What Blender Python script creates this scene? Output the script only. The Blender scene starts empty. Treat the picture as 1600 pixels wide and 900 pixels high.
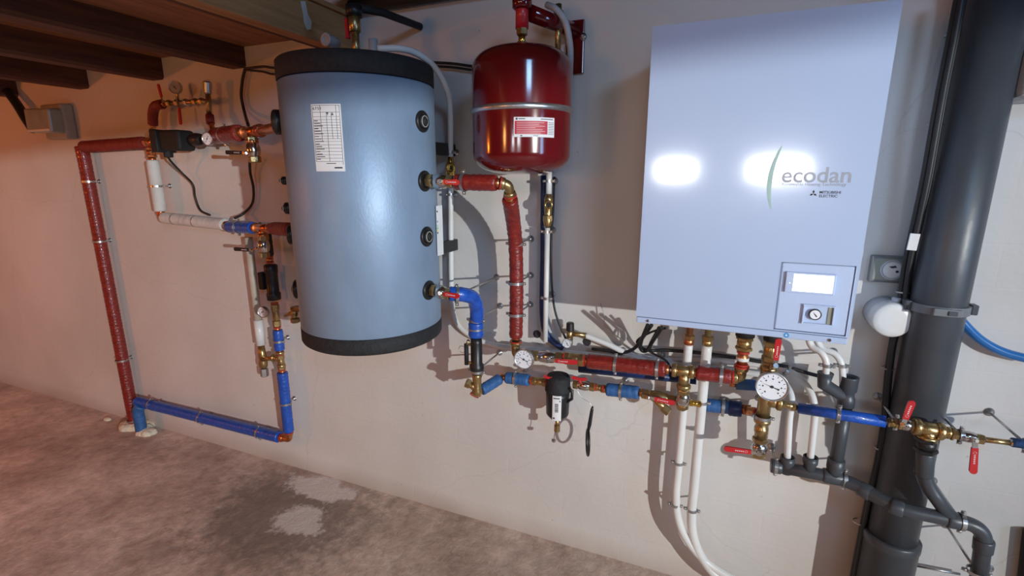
import bpy, bmesh, math, random
from mathutils import Vector, Matrix
random.seed(7)
S = bpy.context.scene
COL = S.collection
PI = math.pi
# ------------------------------------------------------------------ camera
FPX, PITCH, YAW = 767.06, 0.223999, 0.390084
D, H = 1.78, 1.56
cam = bpy.data.cameras.new('camera'); camo = bpy.data.objects.new('camera', cam); COL.objects.link(camo)
FW = Vector((-math.sin(YAW)*math.cos(PITCH), math.cos(YAW)*math.cos(PITCH), -math.sin(PITCH)))
RT = Vector((math.cos(YAW), math.sin(YAW), 0)); UP = RT.cross(FW)
camo.matrix_world = Matrix(((RT.x, UP.x, -FW.x, 0), (RT.y, UP.y, -FW.y, -D), (RT.z, UP.z, -FW.z, H), (0, 0, 0, 1)))
cam.sensor_width = 36; cam.lens = FPX/1600*36; cam.clip_start = .02; cam.clip_end = 50
S.camera = camo
# ------------------------------------------------------------------ light
w = bpy.data.worlds.new('world'); S.world = w; w.use_nodes = True
w.node_tree.nodes['Background'].inputs[0].default_value = (.90, .45, .22, 1)
w.node_tree.nodes['Background'].inputs[1].default_value = .04
def light(name, kind, loc, energy, col, size=.1, target=None, sy=None, blend=None, angle=None, spread=None):
    l = bpy.data.lights.new(name, kind); o = bpy.data.objects.new(name, l); COL.objects.link(o)
    o.location = loc; l.energy = energy; l.color = col
    if kind == 'AREA':
        l.size = size
        if sy: l.shape = 'RECTANGLE'; l.size_y = sy
    elif kind == 'SUN': l.angle = size
    else: l.shadow_soft_size = size
    if spread: l.spread = spread
    if angle: l.spot_size = angle; l.spot_blend = blend or .1
    if target is not None:
        o.rotation_euler = (Vector(target)-Vector(loc)).to_track_quat('-Z', 'Y').to_euler()
    return o
light('hatch_daylight', 'AREA', (1.85, -3.5, 2.80), 31, (0.36, 0.62, 1.000), .7, (-.8, 0, 1.2), .5)
light('work_lamp', 'SPOT', (3.6, -3.6, 1.70), 920, (.97, .99, .97), .03, (-2.8, 0, .5), blend=1, angle=1.14)
light('daylight_doorway', 'AREA', (4.3, -2.3, 1.4), 34, (0.34, 0.60, 1.000), .6, (-.8, -.1, 1.5), 1.5)
light('tube_lamp', 'AREA', (.50, -4.2, 1.62), .55, (0.947, 0.947, 1.000), .46, (.15, 0, 1.5), .16, spread=.7)
light('tube_lamp', 'AREA', (-.40, -4.2, 1.62), .40, (0.947, 0.947, 1.000), .34, (.15, 0, 1.5), .16, spread=.7)
light('warm_bulb', 'POINT', (-4.4, -2.5, 1.6), 46, (1.000, 0.22, 0.020), .06)
light('warm_lantern', 'POINT', (-1.6, -3.6, 1.7), 34, (1.000, 0.42, 0.12), .15)
S.view_settings.view_transform = 'Standard'; S.view_settings.look = 'None'
S.view_settings.exposure = 0.0; S.view_settings.gamma = 1; S.view_settings.use_curve_mapping = False
# ------------------------------------------------------------------ pixel -> place on a plane parallel to the back wall
def ray(u, v): return FW + RT*((u-800)/FPX) - UP*((v-450)/FPX)
def P(u, v, off=0.0):
    d = ray(u, v); t = (D-off)/d.y
    return Vector((d.x*t, -off, H+d.z*t))
def PP(l): return [P(*q) if len(q) == 3 else Vector(q[:3]) for q in l]
def FL(u, v):
    d = ray(u, v); t = -H/d.z; return Vector((d.x*t, -D+d.y*t, 0))
# ------------------------------------------------------------------ materials
def mat(name, col, rough=.5, metal=0, noise=0, nscale=20, bump=0, bscale=40, coat=0, emit=None, stretch=None, spec=None):
    m = bpy.data.materials.new(name); m.use_nodes = True; nt = m.node_tree; b = nt.nodes['Principled BSDF']
    b.inputs['Roughness'].default_value = rough; b.inputs['Metallic'].default_value = metal
    if coat: b.inputs['Coat Weight'].default_value = coat; b.inputs['Coat Roughness'].default_value = .10 if name.startswith('white_powder') else .08
    if coat > .8: b.inputs['Coat IOR'].default_value = 1.85
    if spec is not None: b.inputs['Specular IOR Level'].default_value = spec
    c = (*col, 1)
    tc = nt.nodes.new('ShaderNodeTexCoord')
    src = tc.outputs['Object']
    if stretch:
        mp = nt.nodes.new('ShaderNodeMapping'); mp.inputs['Scale'].default_value = stretch
        nt.links.new(src, mp.inputs[0]); src = mp.outputs[0]
    n = nt.nodes.new('ShaderNodeTexNoise'); n.inputs['Scale'].default_value = nscale; n.inputs['Detail'].default_value = 5
    nt.links.new(src, n.inputs['Vector'])
    r = nt.nodes.new('ShaderNodeValToRGB'); k = noise or .06
    r.color_ramp.elements[0].color = tuple(x*(1-k) for x in col)+(1,)
    r.color_ramp.elements[1].color = tuple(min(1, x*(1+k)) for x in col)+(1,)
    r.color_ramp.elements[0].position = .3; r.color_ramp.elements[1].position = .7
    nt.links.new(n.outputs['Fac'], r.inputs[0]); nt.links.new(r.outputs[0], b.inputs['Base Color'])
    if bump:
        n2 = nt.nodes.new('ShaderNodeTexNoise'); n2.inputs['Scale'].default_value = bscale; n2.inputs['Detail'].default_value = 4
        nt.links.new(src, n2.inputs['Vector'])
        bp = nt.nodes.new('ShaderNodeBump'); bp.inputs['Strength'].default_value = bump; bp.inputs['Distance'].default_value = .01
        nt.links.new(n2.outputs['Fac'], bp.inputs['Height']); nt.links.new(bp.outputs[0], b.inputs['Normal'])
    if emit:
        b.inputs['Emission Color'].default_value = (*emit[0], 1); b.inputs['Emission Strength'].default_value = emit[1]
    return m
M = dict(
    red_lag=mat('red_lagging_tape', (.21, .016, .012), .30, 0, .25, 30, .5, 55, .3, stretch=(1, 1, 2.2)),
    red_dull=mat('dull_red_lagging', (.22, .022, .015), .55, 0, .2, 30, .5, 70),
    blue_lag=mat('blue_lagging_tape', (.010, .078, .42), .35, 0, .2, 30, .35, 45, .3),
    blue_dull=mat('dull_blue_lagging', (.028, .11, .30), .5, 0, .2, 30, .4, 60),
    navy=mat('navy_lagging', (.01, .03, .12), .4, 0, .2, 30, .3, 45),
    white_lag=mat('white_pipe_lagging', (.62, .62, .60), .6, 0, .1, 12, .4, 40),
    brass=mat('brass', (.44, .31, .14), .32, .9, .18, 40, .1, 80),
    gold=mat('polished_brass', (.80, .52, .12), .2, 1, .1, 40),
    copper=mat('copper', (.60, .24, .10), .3, .95, .2, 30),
    chrome=mat('nickel_plated', (.62, .60, .57), .2, 1, .1, 50),
    steel=mat('galvanised_steel', (.50, .50, .50), .33, .9, .15, 60),
    lever=mat('red_lever_enamel', (.52, .016, .022), .35, 0, .08, 30, coat=.3),
    seal=mat('red_seal_ring', (.42, .03, .02), .4),
    mark=mat('pale_marking', (.72, .50, .50), .6),
    black=mat('black_plastic', (.012, .012, .013), .4, 0, .2, 30),
    blackfoam=mat('black_foam', (.014, .015, .017), .75, 0, .3, 60, .3, 120),
    cable=mat('black_cable', (.012, .012, .013), .5),
    whitep=mat('white_plastic_tube', (.72, .72, .70), .35, 0, .04, 10),
    greyp=mat('grey_tube', (.45, .47, .50), .4),
    pvc=mat('grey_pvc', (.055, .062, .072), .38, 0, .08, 12, .05, 60),
    pvcl=mat('light_grey_pvc', (.16, .17, .18), .4, 0, .08, 12),
    tank=mat('silver_grey_jacket', (.235, .33, .46), .45, .2, .10, 6, .06, 90, stretch=(1.5, 1.5, .8)),
    vessel=mat('red_vessel_enamel', (.115, .004, .006), .16, 0, .04, 5, coat=.5),
    unit=mat('white_powder_coat', (.44, .545, .745), .30, 0, .02, 3, .015, 300, coat=.9),
    unitp=mat('white_panel_plastic', (.45, .545, .735), .35, 0, .02, 3),
    dark=mat('dark_gap', (.03, .03, .035), .6),
    screen=mat('lit_screen', (.9, .95, 1), .3, emit=((.93, .97, 1), 1.6)),
    dial=mat('white_dial', (.80, .82, .86), .4, 0, .02),
    ink=mat('dark_print', (.03, .03, .04), .6),
    greyink=mat('grey_print', (.30, .32, .36), .35, .3),
    green=mat('pale_green_print', (.36, .52, .48), .4),
    paper=mat('white_paper', (.74, .74, .74), .7, 0, .03),
    redink=mat('red_print', (.45, .02, .04), .5),
    foam=mat('expanding_foam', (.72, .66, .52), .8, 0, .15, 25, .6, 40),
    beige=mat('aged_beige_plastic', (.34, .33, .29), .5, 0, .1, 15),
    smoke=mat('dusty_clear_cover', (.30, .32, .27), .25, 0, .1, 15),
    bluehose=mat('blue_hose', (.02, .16, .46), .3, coat=.3),
    sticker=mat('blue_sticker', (.05, .30, .62), .4),
    yellow=mat('yellow_print', (.75, .6, .08), .5), greenl=mat('green_print', (.1, .5, .12), .5),
    whitep_shaded=mat('shaded_white_plastic', (.50, .44, .36), .5),  # white pipe's upper length, its warm shade put into the colour
    seam=mat('panel_shadow_gap', (.22, .27, .38), .6),
    ring=mat('bare_ring', (.35, .33, .3), .5),
    plaster=mat('white_drip', (.6, .58, .54), .8),
    rubber=mat('black_rubber', (.01, .01, .01), .7),
)
def wood_mat(name, a, b2):
    m = bpy.data.materials.new(name); m.use_nodes = True; nt = m.node_tree; b = nt.nodes['Principled BSDF']
    tc = nt.nodes.new('ShaderNodeTexCoord'); mp = nt.nodes.new('ShaderNodeMapping'); mp.inputs['Scale'].default_value = (14, 1.2, 14)
    n = nt.nodes.new('ShaderNodeTexNoise'); n.inputs['Scale'].default_value = 3; n.inputs['Detail'].default_value = 8; n.inputs['Roughness'].default_value = .65
    r = nt.nodes.new('ShaderNodeValToRGB'); r.color_ramp.elements[0].color = (*a, 1); r.color_ramp.elements[1].color = (*b2, 1)
    r.color_ramp.elements[0].position = .3; r.color_ramp.elements[1].position = .72
    nt.links.new(tc.outputs['Object'], mp.inputs[0]); nt.links.new(mp.outputs[0], n.inputs[0]); nt.links.new(n.outputs['Fac'], r.inputs[0])
    nt.links.new(r.outputs[0], b.inputs['Base Color']); b.inputs['Roughness'].default_value = .7
    bp = nt.nodes.new('ShaderNodeBump'); bp.inputs['Strength'].default_value = .4; nt.links.new(n.outputs['Fac'], bp.inputs['Height']); nt.links.new(bp.outputs[0], b.inputs['Normal'])
    return m
M['beam'] = wood_mat('old_dark_timber', (.04, .014, .007), (.13, .045, .02))
M['plank'] = wood_mat('brown_boarding', (.20, .085, .035), (.40, .18, .08))
M['header'] = wood_mat('light_brown_timber', (.30, .14, .05), (.50, .26, .11))
def wall_mat():
    m = bpy.data.materials.new('painted_blockwork'); m.use_nodes = True; nt = m.node_tree; b = nt.nodes['Principled BSDF']
    N = nt.nodes.new; L = nt.links.new
    tc = N('ShaderNodeTexCoord')
    n = N('ShaderNodeTexNoise'); n.inputs['Scale'].default_value = 1.3; n.inputs['Detail'].default_value = 4; L(tc.outputs['Object'], n.inputs[0])
    r = N('ShaderNodeValToRGB'); r.color_ramp.elements[0].color = (.60, .575, .545, 1); r.color_ramp.elements[1].color = (.70, .68, .655, 1)
    r.color_ramp.elements[0].position = .35; r.color_ramp.elements[1].position = .65
    L(n.outputs['Fac'], r.inputs[0])
    # specks
    v = N('ShaderNodeTexVoronoi'); v.inputs['Scale'].default_value = 9; L(tc.outputs['Object'], v.inputs[0])
    lt = N('ShaderNodeMath'); lt.operation = 'LESS_THAN'; lt.inputs[1].default_value = .035; L(v.outputs['Distance'], lt.inputs[0])
    mx = N('ShaderNodeMix'); mx.data_type = 'RGBA'; mx.inputs[7].default_value = (.40, .33, .28, 1)
    ml = N('ShaderNodeMath'); ml.operation = 'MULTIPLY'; ml.inputs[1].default_value = .5; L(lt.outputs[0], ml.inputs[0])
    L(ml.outputs[0], mx.inputs[0]); L(r.outputs[0], mx.inputs[6])
    # hairline cracks
    nd = N('ShaderNodeTexNoise'); nd.inputs['Scale'].default_value = 2.2; nd.inputs['Detail'].default_value = 6; L(tc.outputs['Object'], nd.inputs[0])
    ad = N('ShaderNodeMix'); ad.data_type = 'RGBA'; ad.inputs[0].default_value = .25; L(tc.outputs['Object'], ad.inputs[6]); L(nd.outputs['Color'], ad.inputs[7])
    vc = N('ShaderNodeTexVoronoi'); vc.feature = 'DISTANCE_TO_EDGE'; vc.inputs['Scale'].default_value = .8; L(ad.outputs[2], vc.inputs[0])
    l2 = N('ShaderNodeMath'); l2.operation = 'LESS_THAN'; l2.inputs[1].default_value = .0012; L(vc.outputs['Distance'], l2.inputs[0])
    m2 = N('ShaderNodeMath'); m2.operation = 'MULTIPLY'; m2.inputs[1].default_value = .12; L(l2.outputs[0], m2.inputs[0])
    mx2 = N('ShaderNodeMix'); mx2.data_type = 'RGBA'; mx2.inputs[7].default_value = (.25, .2, .17, 1); L(m2.outputs[0], mx2.inputs[0]); L(mx.outputs[2], mx2.inputs[6])
    # dusty soiling along the foot of the wall
    sp = N('ShaderNodeSeparateXYZ'); L(tc.outputs['Object'], sp.inputs[0])
    mr = N('ShaderNodeMapRange'); mr.inputs[1].default_value = .10; mr.inputs[2].default_value = 0; L(sp.outputs['Z'], mr.inputs[0])
    m3 = N('ShaderNodeMath'); m3.operation = 'MULTIPLY'; L(mr.outputs[0], m3.inputs[0]); L(nd.outputs['Fac'], m3.inputs[1])
    mx3 = N('ShaderNodeMix'); mx3.data_type = 'RGBA'; mx3.inputs[7].default_value = (.38, .28, .22, 1); L(m3.outputs[0], mx3.inputs[0]); L(mx2.outputs[2], mx3.inputs[6])
    L(mx3.outputs[2], b.inputs['Base Color']); b.inputs['Roughness'].default_value = .75
    # block joints under the paint
    br = N('ShaderNodeTexBrick'); br.inputs['Scale'].default_value = 1; br.inputs['Mortar Size'].default_value = .004; br.inputs['Brick Width'].default_value = .5; br.inputs['Row Height'].default_value = .125
    br.inputs['Mortar Smooth'].default_value = .6
    cb = N('ShaderNodeCombineXYZ'); L(sp.outputs['X'], cb.inputs[0]); L(sp.outputs['Z'], cb.inputs[1]); L(cb.outputs[0], br.inputs[0])
    nb = N('ShaderNodeTexNoise'); nb.inputs['Scale'].default_value = 45; nb.inputs['Detail'].default_value = 5; L(tc.outputs['Object'], nb.inputs[0])
    bp = N('ShaderNodeBump'); bp.inputs['Strength'].default_value = .12; bp.inputs['Distance'].default_value = .01; L(nb.outputs['Fac'], bp.inputs['Height'])
    bp2 = N('ShaderNodeBump'); bp2.invert = True; bp2.inputs['Strength'].default_value = .09; bp2.inputs['Distance'].default_value = .004; L(br.outputs['Fac'], bp2.inputs['Height']); L(bp.outputs[0], bp2.inputs['Normal'])
    L(bp2.outputs[0], b.inputs['Normal'])
    return m
def floor_mat():
    m = bpy.data.materials.new('worn_concrete'); m.use_nodes = True; nt = m.node_tree; b = nt.nodes['Principled BSDF']
    N = nt.nodes.new; L = nt.links.new
    tc = N('ShaderNodeTexCoord')
    n = N('ShaderNodeTexNoise'); n.inputs['Scale'].default_value = 1.6; n.inputs['Detail'].default_value = 9; n.inputs['Roughness'].default_value = .62; L(tc.outputs['Object'], n.inputs[0])
    r = N('ShaderNodeValToRGB'); e = r.color_ramp.elements
    e[0].position = .34; e[0].color = (.40, .30, .25, 1); e[1].position = .64; e[1].color = (.84, .72, .64, 1)
    e2 = r.color_ramp.elements.new(.5); e2.color = (.64, .52, .45, 1)
    L(n.outputs['Fac'], r.inputs[0])
    nf = N('ShaderNodeTexNoise'); nf.inputs['Scale'].default_value = 16; nf.inputs['Detail'].default_value = 9; nf.inputs['Roughness'].default_value = .7; L(tc.outputs['Object'], nf.inputs[0])
    rf = N('ShaderNodeValToRGB'); rf.color_ramp.elements[0].position = .35; rf.color_ramp.elements[0].color = (.74, .72, .70, 1); rf.color_ramp.elements[1].position = .65; rf.color_ramp.elements[1].color = (1.12, 1.12, 1.12, 1)
    L(nf.outputs['Fac'], rf.inputs[0])
    mu = N('ShaderNodeMix'); mu.data_type = 'RGBA'; mu.blend_type = 'MULTIPLY'; mu.inputs[0].default_value = 1; L(r.outputs[0], mu.inputs[6]); L(rf.outputs[0], mu.inputs[7])
    last = mu.outputs[2]
    def patch(c, rad, col, thr, amt, sc):
        nonlocal last
        d = N('ShaderNodeVectorMath'); d.operation = 'DISTANCE'; d.inputs[1].default_value = c
        mp = N('ShaderNodeMapping'); mp.inputs['Scale'].default_value = sc; L(tc.outputs['Object'], mp.inputs[0]); L(mp.outputs[0], d.inputs[0])
        d.inputs[1].default_value = tuple(a*b_ for a, b_ in zip(c, sc))
        mr = N('ShaderNodeMapRange'); mr.inputs[1].default_value = rad; mr.inputs[2].default_value = 0; L(d.outputs['Value'], mr.inputs[0])
        n1 = N('ShaderNodeTexNoise'); n1.inputs['Scale'].default_value = 13; n1.inputs['Detail'].default_value = 10; n1.inputs['Roughness'].default_value = .7; L(tc.outputs['Object'], n1.inputs[0])
        s = N('ShaderNodeMath'); s.operation = 'ADD'; L(mr.outputs[0], s.inputs[0]); L(n1.outputs['Fac'], s.inputs[1])
        m2 = N('ShaderNodeMapRange'); m2.inputs[1].default_value = thr; m2.inputs[2].default_value = thr+(.12 if col[0] > .5 else .3); m2.inputs[4].default_value = amt; L(s.outputs[0], m2.inputs[0])
        mx = N('ShaderNodeMix'); mx.data_type = 'RGBA'; mx.inputs[7].default_value = (*col, 1); L(m2.outputs[0], mx.inputs[0]); L(last, mx.inputs[6]); last = mx.outputs[2]
    c1 = FL(450, 800); c2 = FL(440, 830); c3 = FL(500, 762); c4 = FL(470, 812)
    patch((c1.x, c1.y, 0), .95, (.20, .165, .145), .92, .8, (1, 1.3, 1))
    patch((c3.x, c3.y, 0), .55, (.80, .76, .74), 1.08, .85, (1, 2.2, 1))
    patch((c4.x, c4.y, 0), .36, (.78, .75, .74), 1.12, .8, (1, 1.2, 1))
    c5 = FL(330, 660); patch((c5.x, c5.y, 0), .5, (.20, .15, .125), 1.15, .6, (1, 3, 1)); c6 = FL(250, 860); patch((c6.x, c6.y, 0), .5, (.22, .17, .14), 1.12, .5, (1, 1.5, 1))
    L(last, b.inputs['Base Color']); b.inputs['Roughness'].default_value = .62
    bp = N('ShaderNodeBump'); bp.inputs['Strength'].default_value = .5; bp.inputs['Distance'].default_value = .02; L(nf.outputs['Fac'], bp.inputs['Height']); L(bp.outputs[0], b.inputs['Normal'])
    return m
M['wall'] = wall_mat(); M['floor'] = floor_mat()
M['ceil'] = mat('dark_ceiling_board', (.05, .045, .04), .8, 0, .3, 6)
# ------------------------------------------------------------------ mesh helpers
def fillet(pts, rad, n=7):
    pts = [Vector(p) for p in pts]
    if len(pts) < 3 or rad <= 0: return pts
    out = [pts[0]]
    for i in range(1, len(pts)-1):
        a, b, c = pts[i-1], pts[i], pts[i+1]
        d1 = (a-b); d2 = (c-b); k = min(rad, d1.length*.48, d2.length*.48)
        p0 = b+d1.normalized()*k; p2 = b+d2.normalized()*k
        for j in range(n+1):
            t = j/n; out.append(p0*(1-t)**2+b*2*t*(1-t)+p2*t*t)
    out.append(pts[-1]); return out
def smooth(pts, n=8):                       # Catmull-Rom through the points
    pts = [Vector(p) for p in pts]; q = [2*pts[0]-pts[1]]+pts+[2*pts[-1]-pts[-2]]; out = []
    for i in range(1, len(q)-2):
        a, b, c, d = q[i-1:i+3]
        for j in range(n):
            t = j/n
            out.append(.5*((2*b)+(c-a)*t+(2*a-5*b+4*c-d)*t*t+(3*b-a-3*c+d)*t**3))
    out.append(pts[-1]); return out
class MB:
    def __init__(s): s.bm = bmesh.new()
    def tube(s, pts, r, seg=16, caps=True):
        pts = [Vector(p) for p in pts]; N = len(pts)
        rs = r if isinstance(r, (list, tuple)) else [r]*N
        T = []
        for i in range(N):
            t = (pts[min(i+1, N-1)]-pts[max(i-1, 0)])
            T.append(t.normalized() if t.length > 1e-9 else Vector((0, 0, 1)))
        ref = Vector((0, 0, 1)) if abs(T[0].z) < .9 else Vector((1, 0, 0))
        u = T[0].cross(ref).normalized(); rings = []
        for i in range(N):
            u = (u-T[i]*u.dot(T[i])); u = u.normalized() if u.length > 1e-6 else T[i].orthogonal().normalized()
            v = T[i].cross(u)
            rings.append([s.bm.verts.new(pts[i]+(u*math.cos(2*PI*k/seg)+v*math.sin(2*PI*k/seg))*rs[i]) for k in range(seg)])
        for i in range(N-1):
            for k in range(seg):
                f = s.bm.faces.new((rings[i][k], rings[i][(k+1) % seg], rings[i+1][(k+1) % seg], rings[i+1][k])); f.smooth = seg > 6
        if caps:
            s.bm.faces.new(rings[0][::-1]); s.bm.faces.new(rings[-1])
        return s
    def lathe(s, a, b, prof, seg=24, flat=False):   # prof: (t in metres from a towards b, radius)
        a = Vector(a); d = (Vector(b)-a).normalized()
        u = d.orthogonal().normalized(); v = d.cross(u); prev = None
        for t, r in prof:
            r = max(r, 1e-5)
            ring = [s.bm.verts.new(a+d*t+(u*math.cos(2*PI*k/seg)+v*math.sin(2*PI*k/seg))*r) for k in range(seg)]
            if prev:
                for k in range(seg):
                    f = s.bm.faces.new((prev[k], prev[(k+1) % seg], ring[(k+1) % seg], ring[k])); f.smooth = not flat and seg > 8
            else: s.bm.faces.new(ring[::-1])
            prev = ring
        s.bm.faces.new(prev); return s
    def hexn(s, a, b, r):
        a = Vector(a); L = (Vector(b)-a).length; e = min(.12*r, L*.2)
        return s.lathe(a, b, [(0, r*.9), (e, r), (L-e, r), (L, r*.9)], 6, True)
    def box(s, c, size, R=None, bev=0.0):
        m = Matrix.Translation(Vector(c)) @ (R.to_4x4() if R else Matrix()) @ Matrix.Diagonal((*size, 1))
        g = bmesh.ops.create_cube(s.bm, size=1, matrix=m)
        if bev:
            es = {e for v in g['verts'] for e in v.link_edges}
            bmesh.ops.bevel(s.bm, geom=list(es), offset=bev, segments=2, profile=.5, affect='EDGES')
        return s
    def torus(s, c, ax, R, r, seg=32, sub=10, a0=0, a1=2*PI):
        ax = Vector(ax).normalized(); u = ax.orthogonal().normalized(); v = ax.cross(u)
        full = abs(a1-a0-2*PI) < 1e-6; rings = []
        for i in range(seg + (0 if full else 1)):
            t = a0+(a1-a0)*i/seg; e = u*math.cos(t)+v*math.sin(t)
            rings.append([s.bm.verts.new(Vector(c)+e*(R+r*math.cos(2*PI*k/sub))+ax*r*math.sin(2*PI*k/sub)) for k in range(sub)])
        for i in range(len(rings) if full else len(rings)-1):
            A, B = rings[i], rings[(i+1) % len(rings)]
            for k in range(sub):
                f = s.bm.faces.new((A[k], A[(k+1) % sub], B[(k+1) % sub], B[k])); f.smooth = True
        return s
    def band(s, c, ax, r, w, th=.0018, seg=28):     # a flat strap round an axis
        ax = Vector(ax).normalized(); c = Vector(c); u = ax.orthogonal().normalized(); v = ax.cross(u)
        prof = [(-w/2, r), (-w/2, r+th), (w/2, r+th), (w/2, r)]; rings = []
        for i in range(seg):
            t = 2*PI*i/seg; e = u*math.cos(t)+v*math.sin(t)
            rings.append([s.bm.verts.new(c+e*q[1]+ax*q[0]) for q in prof])
        for i in range(seg):
            A, B = rings[i], rings[(i+1) % seg]
            for k in range(4): s.bm.faces.new((A[k], A[(k+1) % 4], B[(k+1) % 4], B[k]))
        return s
    def prism(s, pts, d):                            # closed outline extruded by vector d
        d = Vector(d); a = [s.bm.verts.new(Vector(p)) for p in pts]; b = [s.bm.verts.new(Vector(p)+d) for p in pts]
        n = len(a)
        s.bm.faces.new(a[::-1]); s.bm.faces.new(b)
        for i in range(n): s.bm.faces.new((a[i], a[(i+1) % n], b[(i+1) % n], b[i]))
        return s
    def patch(s, c, R, a0, a1, z0, z1, th=.0006, n=14):   # curved sheet on an upright cylinder; angles from -y towards +x, degrees
        f = []
        for j in range(n+1):
            a = math.radians(a0+(a1-a0)*j/n)
            for z in (z0, z1):
                for rr in (R, R+th): f.append(s.bm.verts.new((c[0]+math.sin(a)*rr, c[1]-math.cos(a)*rr, z)))
        for j in range(n):
            A = f[4*j:4*j+4]; B = f[4*j+4:4*j+8]
            for q in ((A[1], B[1], B[3], A[3]), (A[0], A[2], B[2], B[0]), (A[2], A[3], B[3], B[2]), (A[0], B[0], B[1], A[1])):
                s.bm.faces.new(q).smooth = False
        s.bm.faces.new((f[0], f[1], f[3], f[2])); e = f[-4:]; s.bm.faces.new((e[0], e[2], e[3], e[1]))
        return s
    def build(s, name, m, parent=None):
        bmesh.ops.recalc_face_normals(s.bm, faces=s.bm.faces)
        root = parent
        while root is not None and root.parent: root = root.parent
        if root is not None: bmesh.ops.translate(s.bm, verts=s.bm.verts, vec=-Vector(root.location))
        me = bpy.data.meshes.new(name); s.bm.to_mesh(me); s.bm.free()
        me.materials.append(M[m] if isinstance(m, str) else m)
        o = bpy.data.objects.new(name, me); COL.objects.link(o)
        if parent is not None: o.parent = parent
        return o
def thing(name, loc, label, cat, group=None):
    o = bpy.data.objects.new(name, None); COL.objects.link(o); o.location = loc; o.empty_display_size = .05
    o['label'] = label; o['category'] = cat
    if group: o['group'] = group
    return o
def tag(o, label, cat, group=None):
    o['label'] = label; o['category'] = cat
    if group: o['group'] = group
    return o
def struct(o): o['kind'] = 'structure'; return o
def text(name, body, size, loc, m, parent, bold=0, sx=1.0):
    cu = bpy.data.curves.new('t', 'FONT'); cu.body = body; cu.size = size; cu.extrude = .0003; cu.offset = bold
    ob = bpy.data.objects.new('t', cu); COL.objects.link(ob); bpy.context.view_layer.update()
    me = bpy.data.meshes.new_from_object(ob.evaluated_get(bpy.context.evaluated_depsgraph_get()))
    bpy.data.objects.remove(ob); bpy.data.curves.remove(cu)
    root = parent
    while root.parent: root = root.parent
    me.transform(Matrix.Translation(Vector(loc)-Vector(root.location)) @ Matrix.Rotation(PI/2, 4, 'X') @ Matrix.Diagonal((sx, 1, 1, 1)))
    me.materials.clear(); me.materials.append(M[m]); me.name = name
    o = bpy.data.objects.new(name, me); COL.objects.link(o); o.parent = parent; return o
# ------------------------------------------------------------------ structure
struct(MB().box((-.5, .1, 1.2), (13, .2, 2.6)).build('wall_back', 'wall'))
struct(MB().box((-6.9, -2.5, 1.2), (.2, 5.0, 2.6)).build('wall_left', 'wall'))
struct(MB().box((-.5, -2.5, -.05), (13, 5.4, .1)).build('floor', 'floor'))
hx = P(560, 35, 0).x
HZ0, HZ1 = 2.043, 2.172
struct(MB().box((-6.9/2+hx/2-.1, -2.5, 2.155), (hx+6.9-.2, 5.0, .04)).build('ceiling', 'plank'))
struct(MB().box(((hx+1.2)/2, -.12, 2.26), (1.2-hx, .24, .03)).build('ceiling', 'ceil'))
tr = struct(MB().tube([(hx, -.035, 2.215), (1.2, -.035, 2.215)], .028, 12).build('trim_1', 'ceil'))
beamsx = [(-5.35, 2.03, .10), (-4.68, 2.03, .10), (P(30, 152).x, 2.03, .09), (P(140, 139).x, 2.03, .10), (P(257, 124).x, 2.035, .10), (P(385, 105).x, 2.045, .10)]
where = ['fifth', 'fourth', 'sawn short, third', 'second', 'first', 'nearest']
labs = ['dark old ceiling joist far left, just above the frame edge', 'dark old ceiling joist above the far left of the wall',
        'dark joist end above the black conduit and electrical box', 'dark reddish joist with a chewed end between electrical box and red lagged pipe',
        'dark reddish joist ending above the red lever and brass manifold', 'dark joist ending above the black cables left of the grey tank']
for (x, z, wd), lb in zip(beamsx, labs):
    mb = MB(); n = 14; ln = 4.6; top = 2.136
    rng = random.Random(int(-x*100))
    prev = None
    for i in range(n+1):
        y = -ln*i/n; j = rng.uniform(-.004, .004); k = rng.uniform(-.005, .003)
        ring = [mb.bm.verts.new(p) for p in ((x-wd+j, y, z+.008), (x-wd+.012+j, y, z+k), (x-.012+j, y, z+k), (x+j, y, z+.01), (x+j*.5, y, top), (x-wd+j, y, top))]
        if prev:
            for q in range(6): mb.bm.faces.new((prev[q], prev[(q+1) % 6], ring[(q+1) % 6], ring[q]))
        else: mb.bm.faces.new(ring)
        prev = ring
    mb.bm.faces.new(prev[::-1])
    tag(mb.build('ceiling_joist', 'beam'), lb, 'ceiling beam', 'dark joists under the boarding')
hd = thing('trimmer_beam', (hx-.09, -1.5, HZ0), 'light brown timber beam crossing overhead beside the black-capped grey tank', 'ceiling beam')
MB().box((hx-.03, -2.3, (HZ0+HZ1)/2), (.06, 4.59, HZ1-HZ0), None, .004).build('beam_board', 'header', hd)
MB().box((hx-.095, -2.3, HZ0+.065), (.066, 4.59, .10), None, .004).build('backing_board', 'beam', hd)
MB().box((hx-.012, -2.3, HZ1+.009), (.05, 4.59, .018), None, .003).build('top_lip', 'header', hd)
# plaster drip on the beam face
def onx(u, v, x):
    d = ray(u, v); t = x/d.x; return Vector((x, -D+d.y*t, H+d.z*t))
pts = [onx(u, v, hx+.0005) for u, v in ((469, 2), (476, 2), (480, 22), (486, 34), (485, 46), (480, 47), (475, 36), (473, 20))]
MB().prism(pts, (.003, 0, 0)).build('plaster_drip', 'plaster', hd)
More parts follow.
